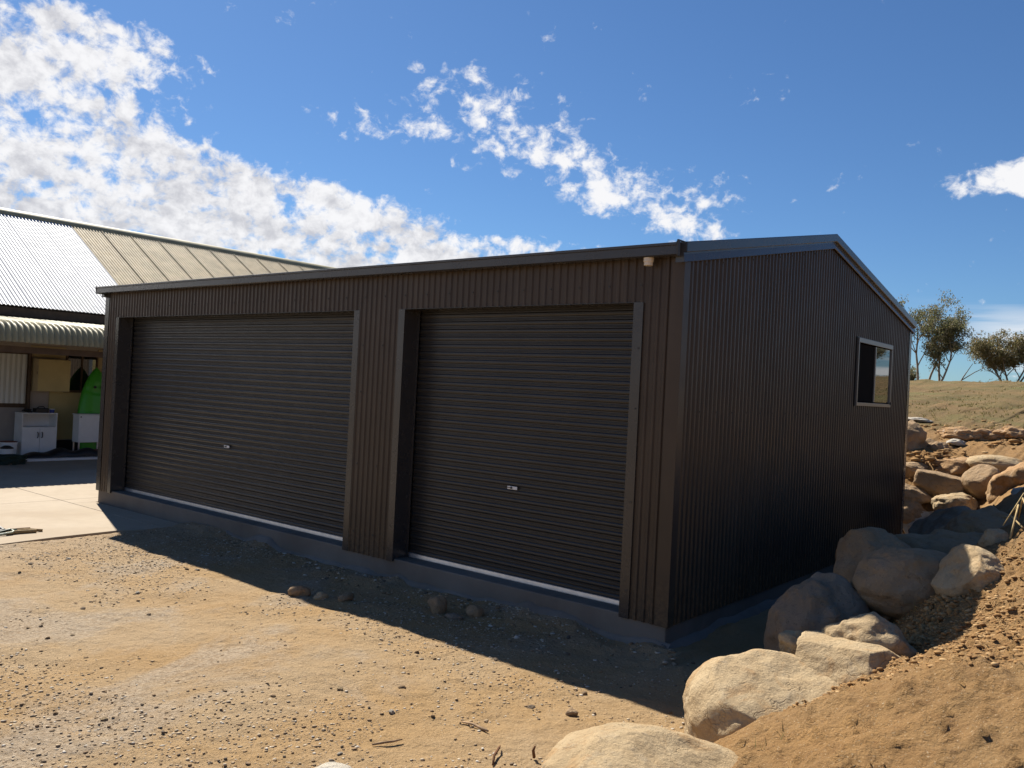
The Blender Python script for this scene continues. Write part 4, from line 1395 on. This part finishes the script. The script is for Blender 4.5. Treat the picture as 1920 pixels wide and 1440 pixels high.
# ------------------------------------------------------------------ trees
def tree(name, base, height, spread, stems, seed, label, leaf_mat='leaves', n_leaf=9000, low=0.25, dome=0.5, leaf=(0.21, 0.075), grp='gum trees on the hill crest'):
    r_ = np.random.default_rng(seed)
    root = empty(name, base, label, 'tree', grp)
    wood = MB()
    tips = []

    def grow(p, d, length, rad, depth):
        n_ = 5
        pts, rr = [p], [rad]
        q, dd = p.copy(), d.copy()
        for i in range(n_):
            dd = (dd + Vector(r_.normal(0, 0.10, 3)) + Vector((0, 0, 0.05))).normalized()
            q = q + dd * (length / n_)
            pts.append(q.copy())
            rr.append(rad * (1 - 0.55 * (i + 1) / n_))
        wood.tube(pts, rr, 6 if depth < 2 else 4, cap=False)
        if depth >= 2:
            tips.append(pts[-1])
            tips.append(pts[-3])
        if depth < 3:
            kids = r_.integers(3, 5) if depth else r_.integers(4, 7)
            for c_ in range(kids):
                t_ = r_.uniform(0.35 if depth else 0.3, 1.0)
                i = min(n_, max(1, int(round(t_ * n_))))
                az = r_.uniform(0, 2 * math.pi)
                side_ = Vector((math.cos(az), math.sin(az), 0.25))
                nd = (dd * 0.75 + side_ * r_.uniform(0.5, 0.95)).normalized()
                grow(pts[i], nd, length * r_.uniform(0.42, 0.62), rr[i] * 0.6, depth + 1)

    for (off, lean, hh) in stems:
        d0 = Vector((lean[0], lean[1], 1)).normalized()
        grow(Vector((off[0], off[1], -0.3)), d0, height * hh, 0.014 * height + 0.02, 0)
    wood.build('trunk', 'bark', root, smooth=True)
    T = np.array([list(t) for t in tips])
    T = T[(T[:, 2] > height * low)]
    # leaf clumps round the branch ends
    n = n_leaf
    k_ = r_.integers(0, len(T), n)
    cl = r_.uniform(0.16, 0.42, len(T))[k_]
    P = T[k_] + np.clip(r_.normal(0, 1, (n, 3)), -1.7, 1.7) * np.c_[cl, cl, cl * 0.75] * spread
    P = P[P[:, 2] > height * low * 0.7]
    n = len(P)
    d1 = r_.normal(0, 1, (n, 3)) * [0.6, 0.6, 0.5] + [0, 0, -0.7]
    d1 /= np.linalg.norm(d1, axis=1, keepdims=True)
    d2 = np.cross(d1, r_.normal(0, 1, (n, 3)))
    d2 /= np.linalg.norm(d2, axis=1, keepdims=True)
    s_ = r_.uniform(0.6, 1.4, n)[:, None]
    a, b = d1 * leaf[0] * s_, d2 * leaf[1] * s_
    V = np.stack([P - a * 0.5, P + b * 0.5, P + a * 0.5, P - b * 0.5], 1).reshape(-1, 3)
    np_mesh('crown', V, np.arange(4 * n).reshape(-1, 4), leaf_mat, root)
    return root


def gpos(x, y):
    return (x, y, float(ground_z(x, y)[0]))


tree('gum_tree', gpos(-17.0, 80.0), 7.2, 0.95, (((-0.3, 0, 0), (-0.04, 0.0), 0.86), ((0.25, 0.1, 0), (0.05, 0.05), 0.62), ((1.2, 0.3, 0), (0.16, 0.0), 0.80), ((1.0, -0.4, 0), (0.55, 0.1), 0.55)), 5,
     'tall wispy gum tree with several pale trunks beside the shed roof', n_leaf=17000, low=0.22)
tree('gum_tree', gpos(-10.6, 84.6), 5.7, 1.15, (((0, 0, 0), (0.02, 0), 0.62), ((0.3, 0.2, 0), (0.45, 0.1), 0.62), ((-0.3, 0.2, 0), (-0.5, 0.0), 0.62), ((0.2, -0.2, 0), (0.8, 0.0), 0.6), ((-0.1, 0.2, 0), (-0.85, 0.1), 0.55)), 8,
     'broad domed gum tree with fanned stems on the hill crest', 'leaves_warm', 17000, low=0.30)
tree('gum_tree', gpos(-6.9, 86.5), 4.9, 1.1, (((0, 0, 0), (0.1, 0), 0.62), ((0.3, 0.2, 0), (0.6, 0.1), 0.6), ((-0.3, 0.2, 0), (-0.55, 0.0), 0.6)), 12,
     'dark gum tree crowding the broad domed one', 'leaves', 14000, low=0.12)
tree('shrub', gpos(-18.6, 80.5), 2.4, 0.8, (((0, 0, 0), (0.2, 0), 0.6), ((0.2, 0.2, 0), (-0.5, 0.1), 0.6), ((-0.3, 0.2, 0), (0.5, 0.0), 0.5)), 15,
     'low grey shrub at the foot of the tall wispy gum', 'leaves', 2600, low=0.06)
tree('gum_tree', gpos(21.0, 66.0), 6.0, 1.15, (((0, 0, 0), (0.1, 0), 0.66), ((0.3, 0.2, 0), (0.4, 0.1), 0.6), ((-0.3, 0.2, 0), (-0.45, 0.0), 0.6)), 18,
     'gum tree on the hill mirrored in the shed window', 'leaves', 9000, low=0.2, grp='gum trees out to the east')
tree('gum_tree', gpos(20.6, 74.0), 3.4, 1.15, (((0, 0, 0), (0.1, 0), 0.66), ((0.3, 0.2, 0), (0.5, 0.1), 0.6), ((-0.3, 0.2, 0), (-0.45, 0.0), 0.6)), 21,
     'smaller gum tree on the hill mirrored in the shed window', 'leaves', 8000, low=0.2, grp='gum trees out to the east')
# fallen dead limbs leaning on the crest
b0 = gpos(-14.6, 81.5)
o = MB().tube([(0, 0, -0.1), (0.7, 0.1, 1.3), (1.4, 0.1, 2.5)], [0.07, 0.05, 0.02], 6).tube([(0.45, 0.05, 0.85), (1.6, 0.1, 1.7), (2.7, 0.1, 2.3)], [0.05, 0.04, 0.02], 6).build('dead_branch', 'bark')
o.location = b0
tag(o, 'bare forked dead limb leaning out of the crest between the gums', 'branch')
